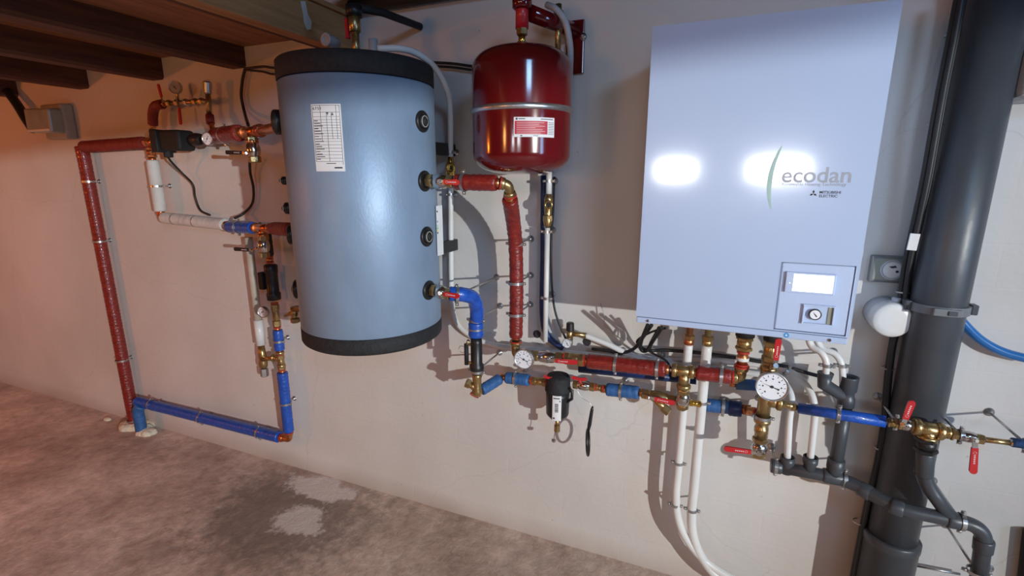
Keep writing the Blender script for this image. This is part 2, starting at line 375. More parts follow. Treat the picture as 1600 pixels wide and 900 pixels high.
# ------------------------------------------------------------------ generic plumbing
def lever_grip(t, piv, end, m='lever', w=.017, th=.006, marks=True):
    """flat steel stem from the pivot and an enamelled grip with rounded end"""
    piv = Vector(piv); end = Vector(end); d = (end-piv); L = d.length; d.normalize()
    nrm = Vector((0, -1, 0)); nrm = (nrm-d*nrm.dot(d)).normalized(); sd = d.cross(nrm)
    lv = MB(); a = piv+d*L*.22
    def strip(mb, p, q, w0, w1, h, rnd):
        o = []
        if rnd:
            for k in range(9):
                an = -PI/2+PI*k/8; o.append(q-d*w1+d*math.cos(an)*w1+sd*math.sin(an)*w1)
        else: o += [q-sd*w1, q+sd*w1]
        o += [p+sd*w0, p-sd*w0]
        mb.prism([v-nrm*h/2 for v in o], nrm*h)
    strip(lv, a, end, w*.42, w*.5, th, True)
    lo = lv.build('lever', m, t)
    st = MB(); strip(st, piv-d*.006, a+d*.004, w*.34, w*.34, .0035, False); st.build('lever_stem', 'chrome', lo)
    if marks:
        mk = MB(); p0 = a+d*(L*.10)+nrm*(th/2+.0002)
        mk.torus(p0+d*.004, nrm, .0036, .0006, 12, 4)
        for k in range(5):
            c = p0+d*(.012+k*.0055); ww = .0035 if k < 4 else .0035
            if (c-piv).length < L-.012:
                o = [c-d*ww/2-sd*.002, c+d*ww/2-sd*.002, c+d*ww/2+sd*.002, c-d*ww/2+sd*.002]
                mk.prism(o, nrm*.0003)
        mk.build('marking', 'mark', lo)
    return lo
def ball_valve(label, a, b, r, lever=None, m='chrome', piv=None, name='ball_valve', cat='valve', grip='lever', tails='brass'):
    a, b = Vector(a), Vector(b); d = (b-a); L = d.length; d.normalize(); t = thing(name, a, label, cat)
    c = (a+b)/2
    MB().lathe(a+d*L*.16, b, [(0, r*.75), (L*.06, r*.8), (L*.14, r*1.12), (L*.34, r*1.28), (L*.54, r*1.12), (L*.62, r*.8), (L*.68, r*.75)], 20).build('body', m, t)
    MB().hexn(a, a+d*L*.24, r*1.12).build('end_nut', tails, t)
    MB().hexn(b-d*L*.24, b, r*1.12).build('end_nut', tails, t)
    if lever is not None:
        pv = Vector(piv) if piv is not None else c+Vector((0, -r*1.9, 0))
        bo = MB().tube([c, pv], r*.42, 12); bo.build('bonnet', m, t)
        MB().hexn(pv+(c-pv).normalized()*.002, pv+(pv-c).normalized()*.008, r*.42).build('lever_nut', 'chrome', t)
        lever_grip(t, pv, lever, grip)
    return t
def fitting(label, a, b, r, m='brass', name='pipe_coupling', cat='pipe fitting', seals=True, hexes=True):
    a, b = Vector(a), Vector(b); L = (b-a).length; d = (b-a).normalized(); t = thing(name, a, label, cat)
    MB().lathe(a, b, [(0, r*.86), (L*.3, r*.86), (L*.36, r*1.0), (L*.64, r*1.0), (L*.7, r*.86), (L, r*.86)], 20).build('body', m, t)
    if hexes:
        MB().hexn(a+d*L*.06, a+d*L*.3, r*1.18).build('nut', m, t)
        MB().hexn(b-d*L*.3, b-d*L*.06, r*1.18).build('nut', m, t)
    if seals:
        MB().band(a+d*.003, d, r*.88, .006, .003, 20).build('seal_ring', 'seal', t)
        MB().band(b-d*.003, d, r*.88, .006, .003, 20).build('seal_ring', 'seal', t)
    return t
def elbow(label, pts, r, m='brass', rad=.03, name='pipe_elbow', seals=True):
    pts = [Vector(p) for p in pts]; t = thing(name, pts[0], label, 'pipe fitting'); f = fillet(pts, rad)
    MB().tube(f, r, 18).build('bend', m, t)
    for p, q in ((pts[0], pts[1]), (pts[-1], pts[-2])):
        d = (q-p).normalized()
        MB().lathe(p, q, [(0, r*1.2), (.004, r*1.28), (.012, r*1.28), (.016, r*1.15)], 18).build('rim', m, t)
        if seals: MB().band(p+d*.001, d, r*1.28, .005, .002, 18).build('seal_ring', 'seal', t)
    return t
def tee(label, a, b, br, r, m='brass', name='pipe_tee'):
    a, b, br = Vector(a), Vector(b), Vector(br); t = thing(name, a, label, 'pipe fitting'); c = a+(b-a)*((br-a).dot(b-a)/(b-a).length_squared)
    MB().tube([a, b], r, 18).build('run', m, t); MB().tube([c, br], r*.95, 18).build('branch', m, t)
    for p, q in ((a, b), (b, a), (br, c)):
        L = .012; MB().lathe(p, q, [(0, r*1.15), (.003, r*1.28), (L, r*1.28), (L+.004, r*1.1)], 18).build('rim', m, t)
    return t
def run(label, pts, r, m, rad=.05, name='lagged_pipe', part='lagging', cat='pipe', ends='copper', er=.6, seg=20, sm=False, ripple=0, bands=(), elen=.012):
    pts = [Vector(p) for p in pts]; t = thing(name, pts[0], label, cat)
    f = smooth(pts) if sm else fillet(pts, rad)
    if ripple:                                  # lumpy tape winding: resample and vary the radius
        g = [f[0]]; 
        for p in f[1:]:
            k = max(1, int((p-g[-1]).length/.006)); q = g[-1]
            g += [q.lerp(p, (i+1)/k) for i in range(k)]
        rr = random.Random(len(label)); f = g
        rs = [r*(1+ripple*math.sin(i*1.9+rr.random()*1.2)+ripple*.6*rr.uniform(-1, 1)) for i in range(len(f))]
        rs[0] = rs[-1] = r*.9
    else: rs = r
    MB().tube(f, rs, seg).build(part, m, t)
    if ends:
        for p, q in ((f[0], f[1]), (f[-1], f[-2])):
            d = (p-q).normalized(); MB().tube([p-d*.004, p+d*elen], r*er, 14).build('bare_end', ends, t)
    for k in bands:
        i = min(len(f)-2, max(1, int(k*len(f)))); MB().band(f[i], f[i+1]-f[i-1], r*1.0, .006, .001).build('tape_band', 'steel' if m != 'pvc' else 'pvcl', t)
    return t
NCL = 0
def clamp(label, c, ax, r, wall=True, w=.010, name='pipe_clamp', ear=None):
    c = Vector(c); ax = Vector(ax).normalized(); t = thing(name, (c.x, 0, c.z) if wall else c, label, 'pipe clamp', 'steel pipe clamps')
    MB().band(c, ax, r, w, .002).build('strap', 'steel', t)
    e = Vector((0, -1, 0)).cross(ax)
    e = e.normalized() if e.length > .2 else Vector((1, 0, 0))
    if ear: e = Vector(ear)
    for s in (-1, 1):
        p = c+e*s*(r+.006)
        MB().box(p, (.012, .003, .010), e.to_track_quat('X', 'Z').to_matrix()).build('ear', 'steel', t)
        MB().lathe(p+Vector((0, .006, 0)), p+Vector((0, -.008, 0)), [(0, .0025), (.009, .0025), (.0091, .0048), (.012, .0048), (.014, .003)], 10).build('screw', 'steel', t)
    if wall:
        st = MB().tube([(c.x, -.002, c.z), (c.x, c.y+r, c.z)], .0036, 10).build('threaded_rod', 'steel', t)
        MB().lathe((c.x, 0, c.z), (c.x, -1, c.z), [(0, .0135), (.003, .0125), (.0045, .007), (.010, .006), (.012, .003)], 18).build('wall_rosette', 'steel', t)
    return t
def gauge(label, c, r, stem=None, face=(0, -1, .03), m='steel', needle=35, name='pressure_gauge', depth=.022, ticks=12, dial='dial', cat='gauge'):
    c = Vector(c); n = Vector(face).normalized(); t = thing(name, c, label, cat)
    b = c-n*depth
    MB().lathe(b, c, [(0, r*.86), (depth*.2, r*.96), (depth*.9, r), (depth, r), (depth+.001, r*.97), (depth, r*.90), (depth-.003, r*.89)], 32).build('case', m, t)
    MB().lathe(c-n*.004, c, [(0, r*.88), (.0015, r*.88)], 32).build('dial', dial, t)
    sx = Vector((1, 0, 0)); sx = (sx-n*sx.dot(n)).normalized(); sy = n.cross(sx); 
    if sy.z < 0: sy = -sy
    f = c-n*.0022; tk = MB()
    for k in range(ticks+1):
        a = math.radians(225-270*k/ticks); e = sx*math.cos(a)+sy*math.sin(a); q = Vector((-e.dot(sx), 0, 0)); pr = e.cross(n)
        w0 = r*.012+.0003; i0, i1 = r*.68, r*.80
        tk.prism([f+e*i0-pr*w0, f+e*i1-pr*w0, f+e*i1+pr*w0, f+e*i0+pr*w0], n*.0003)
        if k % 2 == 0:
            i0, i1 = r*.50, r*.58; w0 = r*.05
            tk.prism([f+e*i0-pr*w0, f+e*i1-pr*w0, f+e*i1+pr*w0, f+e*i0+pr*w0], n*.0003)
    tk.build('scale', 'ink' if dial == 'dial' else 'mark', t)
    a = math.radians(90+needle); e = sx*math.cos(a)+sy*math.sin(a); pr = e.cross(n); f = c-n*.0012
    nd = MB().prism([f-e*r*.45-pr*r*.07, f-e*r*.30-pr*r*.03, f+e*r*.66, f-e*r*.30+pr*r*.03, f-e*r*.45+pr*r*.07], n*.0006)
    nd.lathe(f-n*.0005, f+n, [(0, r*.10), (.0016, r*.09)], 14)
    nd.build('needle', 'ink', t)
    if stem is not None: MB().tube([b+n*.004, Vector(stem)], .005, 12).build('stem', 'brass', t)
    return t
def tube_thing(label, pts, r, m, name, cat, sm=True, rad=.04, seg=12):
    pts = PP(pts) if not isinstance(pts[0], Vector) else pts
    f = smooth(pts) if sm else fillet(pts, rad)
    return tag(MB().tube(f, r, seg).build(name, m), label, cat)
Z = Vector((0, 0, 1)); X = Vector((1, 0, 0))
# ================================================================== wall unit
UX0, UX1, UZ0, UZ1, UY = -.1906, .3395, 1.140, 1.937, -.36
u = thing('heat_pump_unit', ((UX0+UX1)/2, UY/2, UZ0), 'large white wall-hung heat pump cabinet with glossy front and lit screen', 'boiler')
ux, ucx = UX1-UX0, (UX0+UX1)/2
MB().box((ucx, (UY+.03)/2-.001, (UZ0+UZ1)/2+.004), (ux-.006, -UY-.034, UZ1-UZ0-.012), None, .003).build('casing', 'unit', u)
def bpt(x, z): return (x, z)
# front panel as a slab with rounded rim
fz0 = UZ0+.020
cp0, cp1 = P(1209, 513, .362), P(1340, 414, .362)
CX0, CX1, CZ0, CZ1 = cp0.x, cp1.x, P(1266, 521, .362).z, P(1282, 413, .362).z
pan = MB()
for (x0, x1, z0, z1) in ((UX0, UX1, CZ1, UZ1), (UX0, CX0, fz0, CZ1), (CX1, UX1, fz0, CZ1), (CX0, CX1, fz0, CZ0)):
    pan.box(((x0+x1)/2, UY+.012, (z0+z1)/2), (x1-x0, .024, z1-z0))
bmesh.ops.remove_doubles(pan.bm, verts=pan.bm.verts, dist=1e-5)
inner = [f for f in pan.bm.faces if False]
fp = pan.build('front_panel', 'unit', u)
MB().box((ucx, UY+.028, UZ0+.0085), (ux-.002, .050, .017), None, .003).build('bottom_rail', 'unit', u)
MB().box((ucx, UY+.03, UZ0+.0185), (ux-.01, .040, .003)).build('panel_gap', 'dark', u)
for px, pz in ((1012, 503), (1297, 531)):
    c = P(px, pz, .362)
    c.z = UZ0+.0085
    sc = MB().lathe((c.x, UY+.004, c.z), (c.x, UY-1, c.z), [(0, .0045), (.003, .0042), (.0045, .003)], 16).build('screw', 'chrome', u)
    MB().box((c.x, UY-.0008, c.z), (.005, .0012, .0012)).build('screw_slot', 'ink', sc)
c = P(1229, 525, .362); c.z = UZ0+.0092
sk = MB().lathe((c.x, UY+.0035, c.z), (c.x, UY-1, c.z), [(0, .0068), (.0012, .0068)], 20).build('round_sticker', 'sticker', u)
MB().prism([(c.x-.003, UY+.0022, c.z+.001), (c.x-.001, UY+.0022, c.z+.003), (c.x+.003, UY+.0022, c.z), (c.x-.001, UY+.0022, c.z-.003)], (0, -.0004, 0)).build('sticker_print', 'paper', sk)
# control panel
k = MB(); k.box(((CX0+CX1)/2, UY+.014, (CZ0+CZ1)/2), (CX1-CX0-.003, .024, CZ1-CZ0-.003), None, .0035)
cpn = k.build('control_panel', 'unitp', u)
g = MB()
g.box((CX0, UY+.0016, (CZ0+CZ1)/2), (.0018, .004, CZ1-CZ0))
g.box(((CX0+CX1)/2, UY+.0016, CZ1), (CX1-CX0, .004, .0014)); g2 = MB(); g2.box(((CX0+CX1)/2, UY+.0016, CZ0), (CX1-CX0, .004, .0016)); g2.box((CX1, UY+.0016, (CZ0+CZ1)/2), (.0022, .004, CZ1-CZ0)); g2.build('panel_ridge', 'unitp', cpn)
g.build('panel_seam', 'seam', cpn)
a = P(1226, 424, .365); b = P(1306, 464, .365); sy = UY+.002
a = P(1229, 424, .362); b = P(1303, 462, .362)
MB().box(((a.x+b.x)/2, sy-.003, (a.z+b.z)/2), (b.x-a.x, .008, a.z-b.z), None, .002).build('display_bezel', 'unitp', cpn)
a = P(1241, 428, .366); b = P(1300, 459, .366)
s_ = MB().box(((a.x+b.x)/2, sy-.0072, (a.z+b.z)/2), (b.x-a.x, .0012, a.z-b.z)).build('display_screen', 'screen', cpn)
for q in ((1251, 431), (1275, 432)):
    c = P(*q, .366); MB().box((c.x, sy-.0082, c.z), (.003, .0006, .0016)).build('screen_icon', 'greyink', s_)
c = P(1234, 442, .366); MB().lathe((c.x, sy-.0065, c.z), (c.x, -5, c.z), [(0, .0013), (.0012, .0012)], 10).build('indicator_light', 'screen', cpn)
# gauge well: four sloping frames round the dial
a = P(1257, 476, .362); b = P(1300, 509, .362); wy = UY+.0015
GX0, GX1, GZ1, GZ0 = a.x, b.x, a.z, b.z; dd = .008
fr = MB(); t_ = .006
fr.box(((GX0+GX1)/2, wy-.002, GZ1), (GX1-GX0+t_, .008, t_*.6), None, .001); fr.box(((GX0+GX1)/2, wy-.002, GZ0), (GX1-GX0+t_, .008, t_*.6), None, .001)
fr.box((GX0, wy-.002, (GZ0+GZ1)/2), (t_*.6, .008, GZ1-GZ0), None, .001); fr.box((GX1, wy-.002, (GZ0+GZ1)/2), (t_*.6, .008, GZ1-GZ0), None, .001)
fr.build('gauge_frame', 'unitp', cpn)
MB().box((GX1-.007, wy-.0006, (GZ0+GZ1)/2), (.010, .002, GZ1-GZ0-.004)).build('gauge_window', 'smoke', cpn)
c = P(1274, 492, .366); gr = .0142
gg = MB().lathe((c.x, wy+.002, c.z), (c.x, -9, c.z), [(0, gr), (.009, gr), (.010, gr*.95), (.009, gr*.84), (.008, gr*.83)], 28).build('pressure_dial', 'black', cpn)
MB().lathe((c.x, wy-.003, c.z), (c.x, -9, c.z), [(0, gr*.83), (.0035, gr*.83)], 24).build('dial_face', 'dial', gg)
f = Vector((c.x, wy-.0072, c.z)); e = Vector((-.62, 0, .78)); pr = Vector((.78, 0, .62))
MB().prism([f-e*gr*.45-pr*gr*.10, f+e*gr*.62, f-e*gr*.45+pr*gr*.10], (0, -.0005, 0)).build('needle', 'ink', gg)
# logo
arc = MB(); n = 16; A = [P(1222, 228, .361), P(1203, 262, .361), P(1197, 295, .361), P(1205, 326, .361)]
def bez(t): return A[0]*(1-t)**3+A[1]*3*t*(1-t)**2+A[2]*3*t*t*(1-t)+A[3]*t**3
L_, R_ = [], []
for i in range(n+1):
    t = i/n; p = bez(t); tg = (bez(min(1, t+.01))-bez(max(0, t-.01))).normalized(); nn = Vector((-tg.z, 0, tg.x)); wd = .0055*math.sin(PI*(.04+.92*t))**.7
    L_.append(p+nn*wd); R_.append(p-nn*wd)
for q in L_+R_: q.y = UY
arc.prism(L_+R_[::-1], (0, -.0006, 0)).build('logo_arc', 'green', u)
c = P(1220, 282, .361); text('logo_lettering', 'ecodan', .052, (c.x, UY-.0003, c.z-.004), 'greyink', u, .0006, 1.0)
c = P(1221, 290, .361); text('logo_lettering', 'Renewable Heating Technology', .0108, (c.x, UY-.0003, c.z), 'greyink', u, 0, 1.0)
c = P(1280, 303, .361); text('maker_lettering', 'MITSUBISHI', .0090, (c.x, UY-.0003, c.z+.001), 'ink', u, .0001); text('maker_lettering', 'ELECTRIC', .0090, (c.x, UY-.0003, c.z-.008), 'ink', u, .0001)
c = P(1271, 302, .361); dm = MB(); s0 = .0052
for an in (90, 210, 330):
    e = Vector((math.cos(math.radians(an)), 0, math.sin(math.radians(an)))); pr = Vector((-e.z, 0, e.x)); o = Vector((c.x, UY-.0001, c.z-.001))
    dm.prism([o, o+e*s0*.87+pr*s0*.5, o+e*s0*1.74, o+e*s0*.87-pr*s0*.5], (0, -.0005, 0))
dm.build('maker_emblem', 'ink', u)
# ================================================================== buffer tank
TC, TR, TZ0, TZ1 = (-1.146, -.350), .250, .985, 1.918
tk = thing('buffer_tank', (*TC, TZ0), 'big silver-grey cylindrical hot water tank with black caps hung on wall', 'water tank')
def tz(z): return (TC[0], TC[1], z)
MB().lathe(tz(TZ0+.055), tz(9), [(0, TR-.004), (.004, TR), (.808, TR), (.812, TR-.004)], 96).build('jacket', 'tank', tk)
MB().lathe(tz(TZ0), tz(9), [(0, TR-.03), (0, TR-.010), (.006, TR-.002), (.012, TR+.001), (.056, TR+.001), (.058, TR-.002)], 96).build('bottom_cap', 'blackfoam', tk)
MB().lathe(tz(TZ1-.064), tz(9), [(0, TR-.002), (.002, TR+.0015), (.056, TR+.0015), (.062, TR-.004), (.064, TR-.016), (.0645, TR-.06)], 96).build('top_cap', 'blackfoam', tk)
def onT(ang, z, out=0.0):
    a = math.radians(ang); return Vector((TC[0]+math.sin(a)*(TR+out), TC[1]-math.cos(a)*(TR+out), z))
def radial(ang): a = math.radians(ang); return Vector((math.sin(a), -math.cos(a), 0))
def port(ang, z, plug, r=.034, th=.013):
    p = onT(ang, z, -.006); d = radial(ang)
    pc = MB().lathe(p, p+d, [(0, r), (th-.003, r), (th, r*.9), (th-.001, r*.66), (th-.005, r*.62)], 32).build('port_collar', 'black', tk)
    if plug:
        MB().lathe(p+d*(th-.009), p+d, [(0, r*.60), (.012, r*.58), (.013, r*.48), (.010, r*.44), (.012, r*.34), (.018, r*.32), (.019, r*.18)], 24).build('port_plug', 'blackfoam', pc)
        MB().torus(p+d*(th+.004), d, r*.50, r*.05, 24, 6).build('plug_ring', 'ring', pc)
    return pc
for z, pl in ((1.731, 1), (1.544, 0), (1.361, 1), (1.175, 0)): port(88, z, pl)
port(-58, 1.735, 0, .040, .034); port(-57, 1.545, 1, .014, .026); port(-57, 1.452, 1, .020, .026); port(-58, 1.165, 1, .034, .022); port(-58, 1.36, 0, .034, .024)
for z in (1.66, 1.285):
    MB().box((P(688, 230, .13).x-.018, -.078, z), (.024, .156, .046), None, .003).build('wall_bracket', 'black', tk)
# paper label
a0, a1, z0, z1 = 5.6, 26.5, 1.574, 1.765
lb = MB().patch(TC, TR+.0004, a0, a1, z0, z1).build('data_label', 'paper', tk)
ln = MB()
def ang(f): return a0+(a1-a0)*f
def zz(f): return z1-(z1-z0)*f
for f in (.02, .12, .185, .23, .27, .31, .35, .39, .43, .47, .51, .55, .60, .65, .70, .75, .80, .85): ln.patch(TC, TR+.0009, ang(.04), ang(.95), zz(f)-.0005, zz(f)+.0004, .0004)
for f, za, zb in ((.32, .02, .55), (.52, .12, .85), (.68, .12, .51), (.84, .02, .51), (.95, .02, .90), (.04, .02, .85)): ln.patch(TC, TR+.0009, ang(f)-.12, ang(f)+.12, zz(zb), zz(za), .0004, 1)
for r in range(16):
    f = .245+.038*r; ln.patch(TC, TR+.0009, ang(.07), ang(.07+.14+.08*((r*7) % 3)), zz(f)-.0012, zz(f)+.0010, .0004, 3)
ln.patch(TC, TR+.0009, ang(.40), ang(.72), zz(.88)-.001, zz(.88)+.001, .0004, 3)
ln.patch(TC, TR+.0009, ang(.66), ang(.92), zz(.945)-.002, zz(.945)+.002, .0004, 3)
for f, up in ((.56, 1), (.72, 0)):
    ln.patch(TC, TR+.0009, ang(f)-.25, ang(f)+.25, zz(.165), zz(.125), .0004, 1)
    ln.patch(TC, TR+.0009, ang(f)-.7, ang(f)+.7, zz(.14 if up else .165), zz(.125 if up else .150), .0004, 1)
ln.build('label_table', 'ink', lb)
p = onT(8.2, zz(.08), .0012)
def ctext(body, angl, z, size):
    cu_w = 0
    rt = MB()
    x = angl
    for ch in body:
        o = text('label_number', ch, size, (0, 0, 0), 'ink', lb)
        r3 = Matrix.Rotation(math.radians(x), 4, 'Z'); pos = onT(x, z, .0012)
        inv = Vector(tk.location)
        o.data.transform(Matrix.Translation(inv)); o.data.transform(Matrix.Translation(pos-inv) @ r3)
        x += math.degrees(size*.66/TR)
ctext('6751', 6.9, zz(.085), .0115)
# energy label folded off the right side
el0 = None
el = MB().box((TC[0]+TR-.002, -.268, 1.372), (.0015, .04, .175)).build('energy_label', 'paper', tk)
for z_, c_ in ((1.44, 'ink'), (1.405, 'greyink'), (1.390, 'green'), (1.382, 'greenl'), (1.374, 'yellow'), (1.366, 'ink')):
    MB().box((TC[0]+TR-.0005, -.2845, z_), (.0012, .005, .006)).build('label_print', c_, el)
# ================================================================== expansion vessel
VC, VR = (-.594, -.255), .1555
ve = thing('expansion_vessel', (*VC, 1.57), 'glossy red expansion vessel with steel seam band and small label', 'expansion vessel')
def vz(z): return (VC[0], VC[1], z)
prof = []
for i in range(13):
    t = i/12*PI/2; prof.append((.058-.058*math.cos(t)**1.0, VR*math.sin(t)**.72 if i else .001))
up = [(.385-.0, 0)]
body = [(0, .0)]+[(.062*(1-math.cos(t)), VR*(math.sin(t))**.62) for t in [PI/2*i/12 for i in range(1, 13)]]
topd = [(.312+.066*math.sin(t), VR*(math.cos(t))**.55) for t in [PI/2*i/12 for i in range(0, 12)]]+[(.378, .012)]
MB().lathe(vz(1.566), vz(9), body+topd, 72).build('shell', 'vessel', ve)
MB().lathe(vz(1.748), vz(9), [(0, VR), (.0015, VR+.0045), (.009, VR+.0055), (.0165, VR+.0045), (.018, VR)], 72).build('seam_band', 'steel', ve)
def vp(a0, a1, z0, z1, th=.0005, n=10): return MB().patch(VC, VR+.0006, a0, a1, z0, z1, th, n)
lb = vp(13, 59, 1.6705, 1.7255).build('data_label', 'paper', ve)
MB().patch(VC, VR+.0012, 14, 50, 1.6785, 1.7150, .0003).build('label_panel', 'redink', lb)
lt_ = MB()
for i in range(7):
    z = 1.7105-.0048*i; lt_.patch(VC, VR+.0016, 16, 16+[30, 24, 31, 20, 28, 31, 26][i], z-.0006, z+.0006, .0003, 8)
lt_.build('label_text', 'mark', lb)
lt_ = MB()
for i in range(8): lt_.patch(VC, VR+.0012, 51, 58, 1.711-.0046*i, 1.7122-.0046*i, .0003, 2)
lt_.patch(VC, VR+.0012, 15, 17, 1.718, 1.723, .0003, 1); lt_.patch(VC, VR+.0012, 18, 25, 1.7195, 1.7218, .0003, 2); lt_.patch(VC, VR+.0012, 42, 57, 1.7195, 1.7215, .0003, 4)
lt_.patch(VC, VR+.0012, 20, 22, 1.6725, 1.6755, .0003, 1); lt_.patch(VC, VR+.0012, 34, 39, 1.6735, 1.6750, .0003, 2)
lt_.build('label_text', 'ink', lb)
# top connection and hanging bracket
MB().hexn(vz(1.940), vz(1.962), .017).build('top_nut', 'brass', ve)
MB().tube([vz(1.95), vz(1.985)], .011, 16).build('top_nipple', 'gold', ve)
MB().hexn(vz(1.980), vz(2.000), .018).build('union_nut', 'brass', ve)
iv = thing('isolation_valve', vz(2.0), 'red capped valve standing on the brass nipple above red expansion vessel', 'valve')
MB().tube([vz(1.998), vz(2.09)], .020, 20).build('body', 'lever', iv)
MB().lathe(vz(2.05), vz(9), [(0, .022), (.006, .030), (.035, .030), (.042, .022)], 24).build('cap', 'vessel', iv)
br = thing('vessel_bracket', (VC[0]+.09, 0, 1.95), 'dark red steel bracket and manifold arm above expansion vessel', 'bracket')
MB().box((VC[0]+.10, -.008, 1.99), (.062, .016, .17), None, .002).build('wall_plate', 'vessel', br)
MB().tube([(VC[0]+.02, -.235, 2.045), (VC[0]+.10, -.02, 2.04)], .024, 20).build('arm', 'vessel', br)
MB().tube([(VC[0]+.07, -.11, 1.93), (VC[0]+.07, -.11, 2.10)], .010, 14).build('vent_stem', 'brass', br)
MB().lathe((VC[0]+.07, -.11, 2.02), (VC[0]+.07, -.11, 9), [(0, .014), (.02, .016), (.06, .016)], 14).build('vent_body', 'brass', br)
MB().lathe((VC[0]+.13, -.016, 2.02), (VC[0]+.13, -1, 2.02), [(0, .012), (.004, .012), (.005, .006), (.010, .005)], 12).build('bolt', 'steel', br)
tube_thing('pale grey hose arching from the bracket down behind the red vessel', [(855, 8, .12), (868, 14, .14), (882, 32, .14), (889, 60, .13), (891, 95, .11), (885, 180, .07), (868, 262, .05)], .0105, 'greyp', 'flexible_hose', 'hose')
# ================================================================== soil stack
GC, GR = (.600, -.088), .0642
so = thing('soil_stack', (*GC, 0), 'thick dark grey vertical drain pipe to the right of the white cabinet', 'drain pipe')
MB().lathe((*GC, .42), (*GC, 9), [(0, GR), (1.78, GR)], 64).build('pipe', 'pvc', so)
zs = .46
MB().lathe((*GC, 0), (*GC, 9), [(0, GR*1.13), (zs-.03, GR*1.13), (zs-.028, GR*1.17), (zs-.004, GR*1.17), (zs, GR*1.12), (zs+.001, GR)], 64).build('socket', 'pvc', so)
cl = thing('soil_stack_clip', (GC[0], 0, 1.19), 'grey plastic clip strapped round the thick drain pipe', 'pipe clip')
zc = P(1470, 483, .12).z
MB().band((*GC, zc), Z, GR+.0005, .024, .006, 48).build('strap', 'pvcl', cl)
MB().box((GC[0]-.002, GC[1]-GR-.010, zc), (.062, .010, .020), None, .002).build('latch', 'pvcl', cl)
MB().box((GC[0]+.008, GC[1]-GR-.016, zc), (.020, .005, .012), None, .001).build('buckle', 'pvc', cl)
for s in (-1, 1): MB().box((GC[0]+s*(GR+.010), GC[1]-.01, zc+.002), (.016, .03, .028), None, .003).build('lug', 'pvc', cl)
MB().box((GC[0], -.008, zc), (.10, .016, .022), None, .002).build('wall_base', 'pvc', cl)
# ================================================================== red feed line
RG, BG = 'red lagged heating pipes', 'blue lagged heating pipes'
ball_valve('nickel ball valve with red lever on the upper right port of the grey tank', (TC[0]+TR+.004, -.35, 1.544), P(709, 284, .35), .020, P(718, 285, .39), piv=P(687, 284, .395))
run('short red lagged stub between the upper tank valve and a brass elbow', PP([(711, 284.5, .35), (776, 286, .335)]), .026, 'red_lag', ripple=.03)
clamp('steel clamp round the short red stub beside the upper tank valve', P(725, 285, .35), (1, 0, 0), .027, wall=False, ear=(0, 0, 1))
elbow('brass elbow at the right end of the short red stub below the red vessel', PP([(781, 286, .33), (795, 289, .315), (797, 306, .295)]), .0155, rad=.03)
run('long curved red lagged pipe dropping below the red vessel', PP([(796.5, 311, .29), (801, 340, .215), (805, 375, .165), (806.5, 410, .152), (807, 460, .15), (806, 527, .15)]), .0255, 'red_lag', sm=True, ripple=.035, seg=24)
for v, lb in ((381, 'topmost steel clamp on the long curved red drop pipe'), (442, 'middle steel clamp on the long curved red drop pipe'), (491, 'lowest steel clamp on the long curved red drop pipe')):
    clamp(lb, P(806, v, .155), Z, .027)
elbow('brass elbow under the long red drop pipe behind the big left dial', PP([(806, 533, .15), (805.5, 556, .15), (832, 557, .15)]), .0165, rad=.025)
gauge('round white thermometer dial under the long red drop pipe', P(818, 562, .205), .0385, P(818, 560, .15), needle=66, name='thermometer_gauge', ticks=12)
ball_valve('nickel ball valve with red lever right of the left round dial', P(830, 555.5, .15), P(881, 559, .15), .019, P(903, 566, .195), piv=P(858, 563, .195))
fitting('wide brass union between the red-lever valve and the middle red lagged pipe', P(881, 559, .15), P(915, 563.5, .15), .021)
run('thick straight red lagged pipe running under the cables left of the cabinet', PP([(918, 564, .15), (1040, 577, .15)]), .0265, 'red_lag', ripple=.02)
clamp('left steel clamp on the thick straight red pipe', P(962, 569, .15), X, .0275, ear=(0, 0, 1))
clamp('right steel clamp on the thick straight red pipe', P(1027, 576, .15), X, .0275, ear=(0, 0, 1))
tee('brass tee between two red pipes above the nickel drop valve', P(1050, 578, .15), P(1085, 581.5, .15), P(1068, 607, .15), .018)
run('short red lagged pipe below the cabinet behind the white riser tubes', PP([(1088, 582.5, .15), (1143, 588.5, .15)]), .0245, 'red_lag', ripple=.03)
clamp('steel clamp at the right end of the short red pipe under the cabinet', P(1127, 587, .15), X, .0255, ear=(0, 0, 1))
xr = P(1158, 580, .15).x; zr = P(1158, 590, .15).z
elbow('brass elbow turning the red pipe up to the cabinet', [P(1145, 589, .15), (xr, -.15, zr), (xr, -.15, P(1158, 572, .15).z)], .0165, rad=.025)
def zat(v, u=1158, off=.15): return P(u, v, off).z
t = fitting('copper and white sleeved coupling rising into the cabinet underside', (xr, -.15, zat(571)), (xr, -.15, zat(548)), .018, 'copper', hexes=False)
MB().band((xr, -.15, zat(560)), Z, .018, .010, .001).build('white_sleeve', 'whitep', t)
fitting('brass hexagon union directly under the cabinet above the white-sleeved coupling', (xr, -.15, zat(548)), (xr, -.15, zat(524)), .0215, seals=False)
tag(MB().lathe((xr, -.15, zat(525)), (xr, -.15, 9), [(0, .016), (.001, .028), (.02, .028), (1.14-zat(525)-.001, .024)], 20).build('rubber_grommet', 'rubber'), 'black grommet where the red line enters the cabinet', 'grommet')
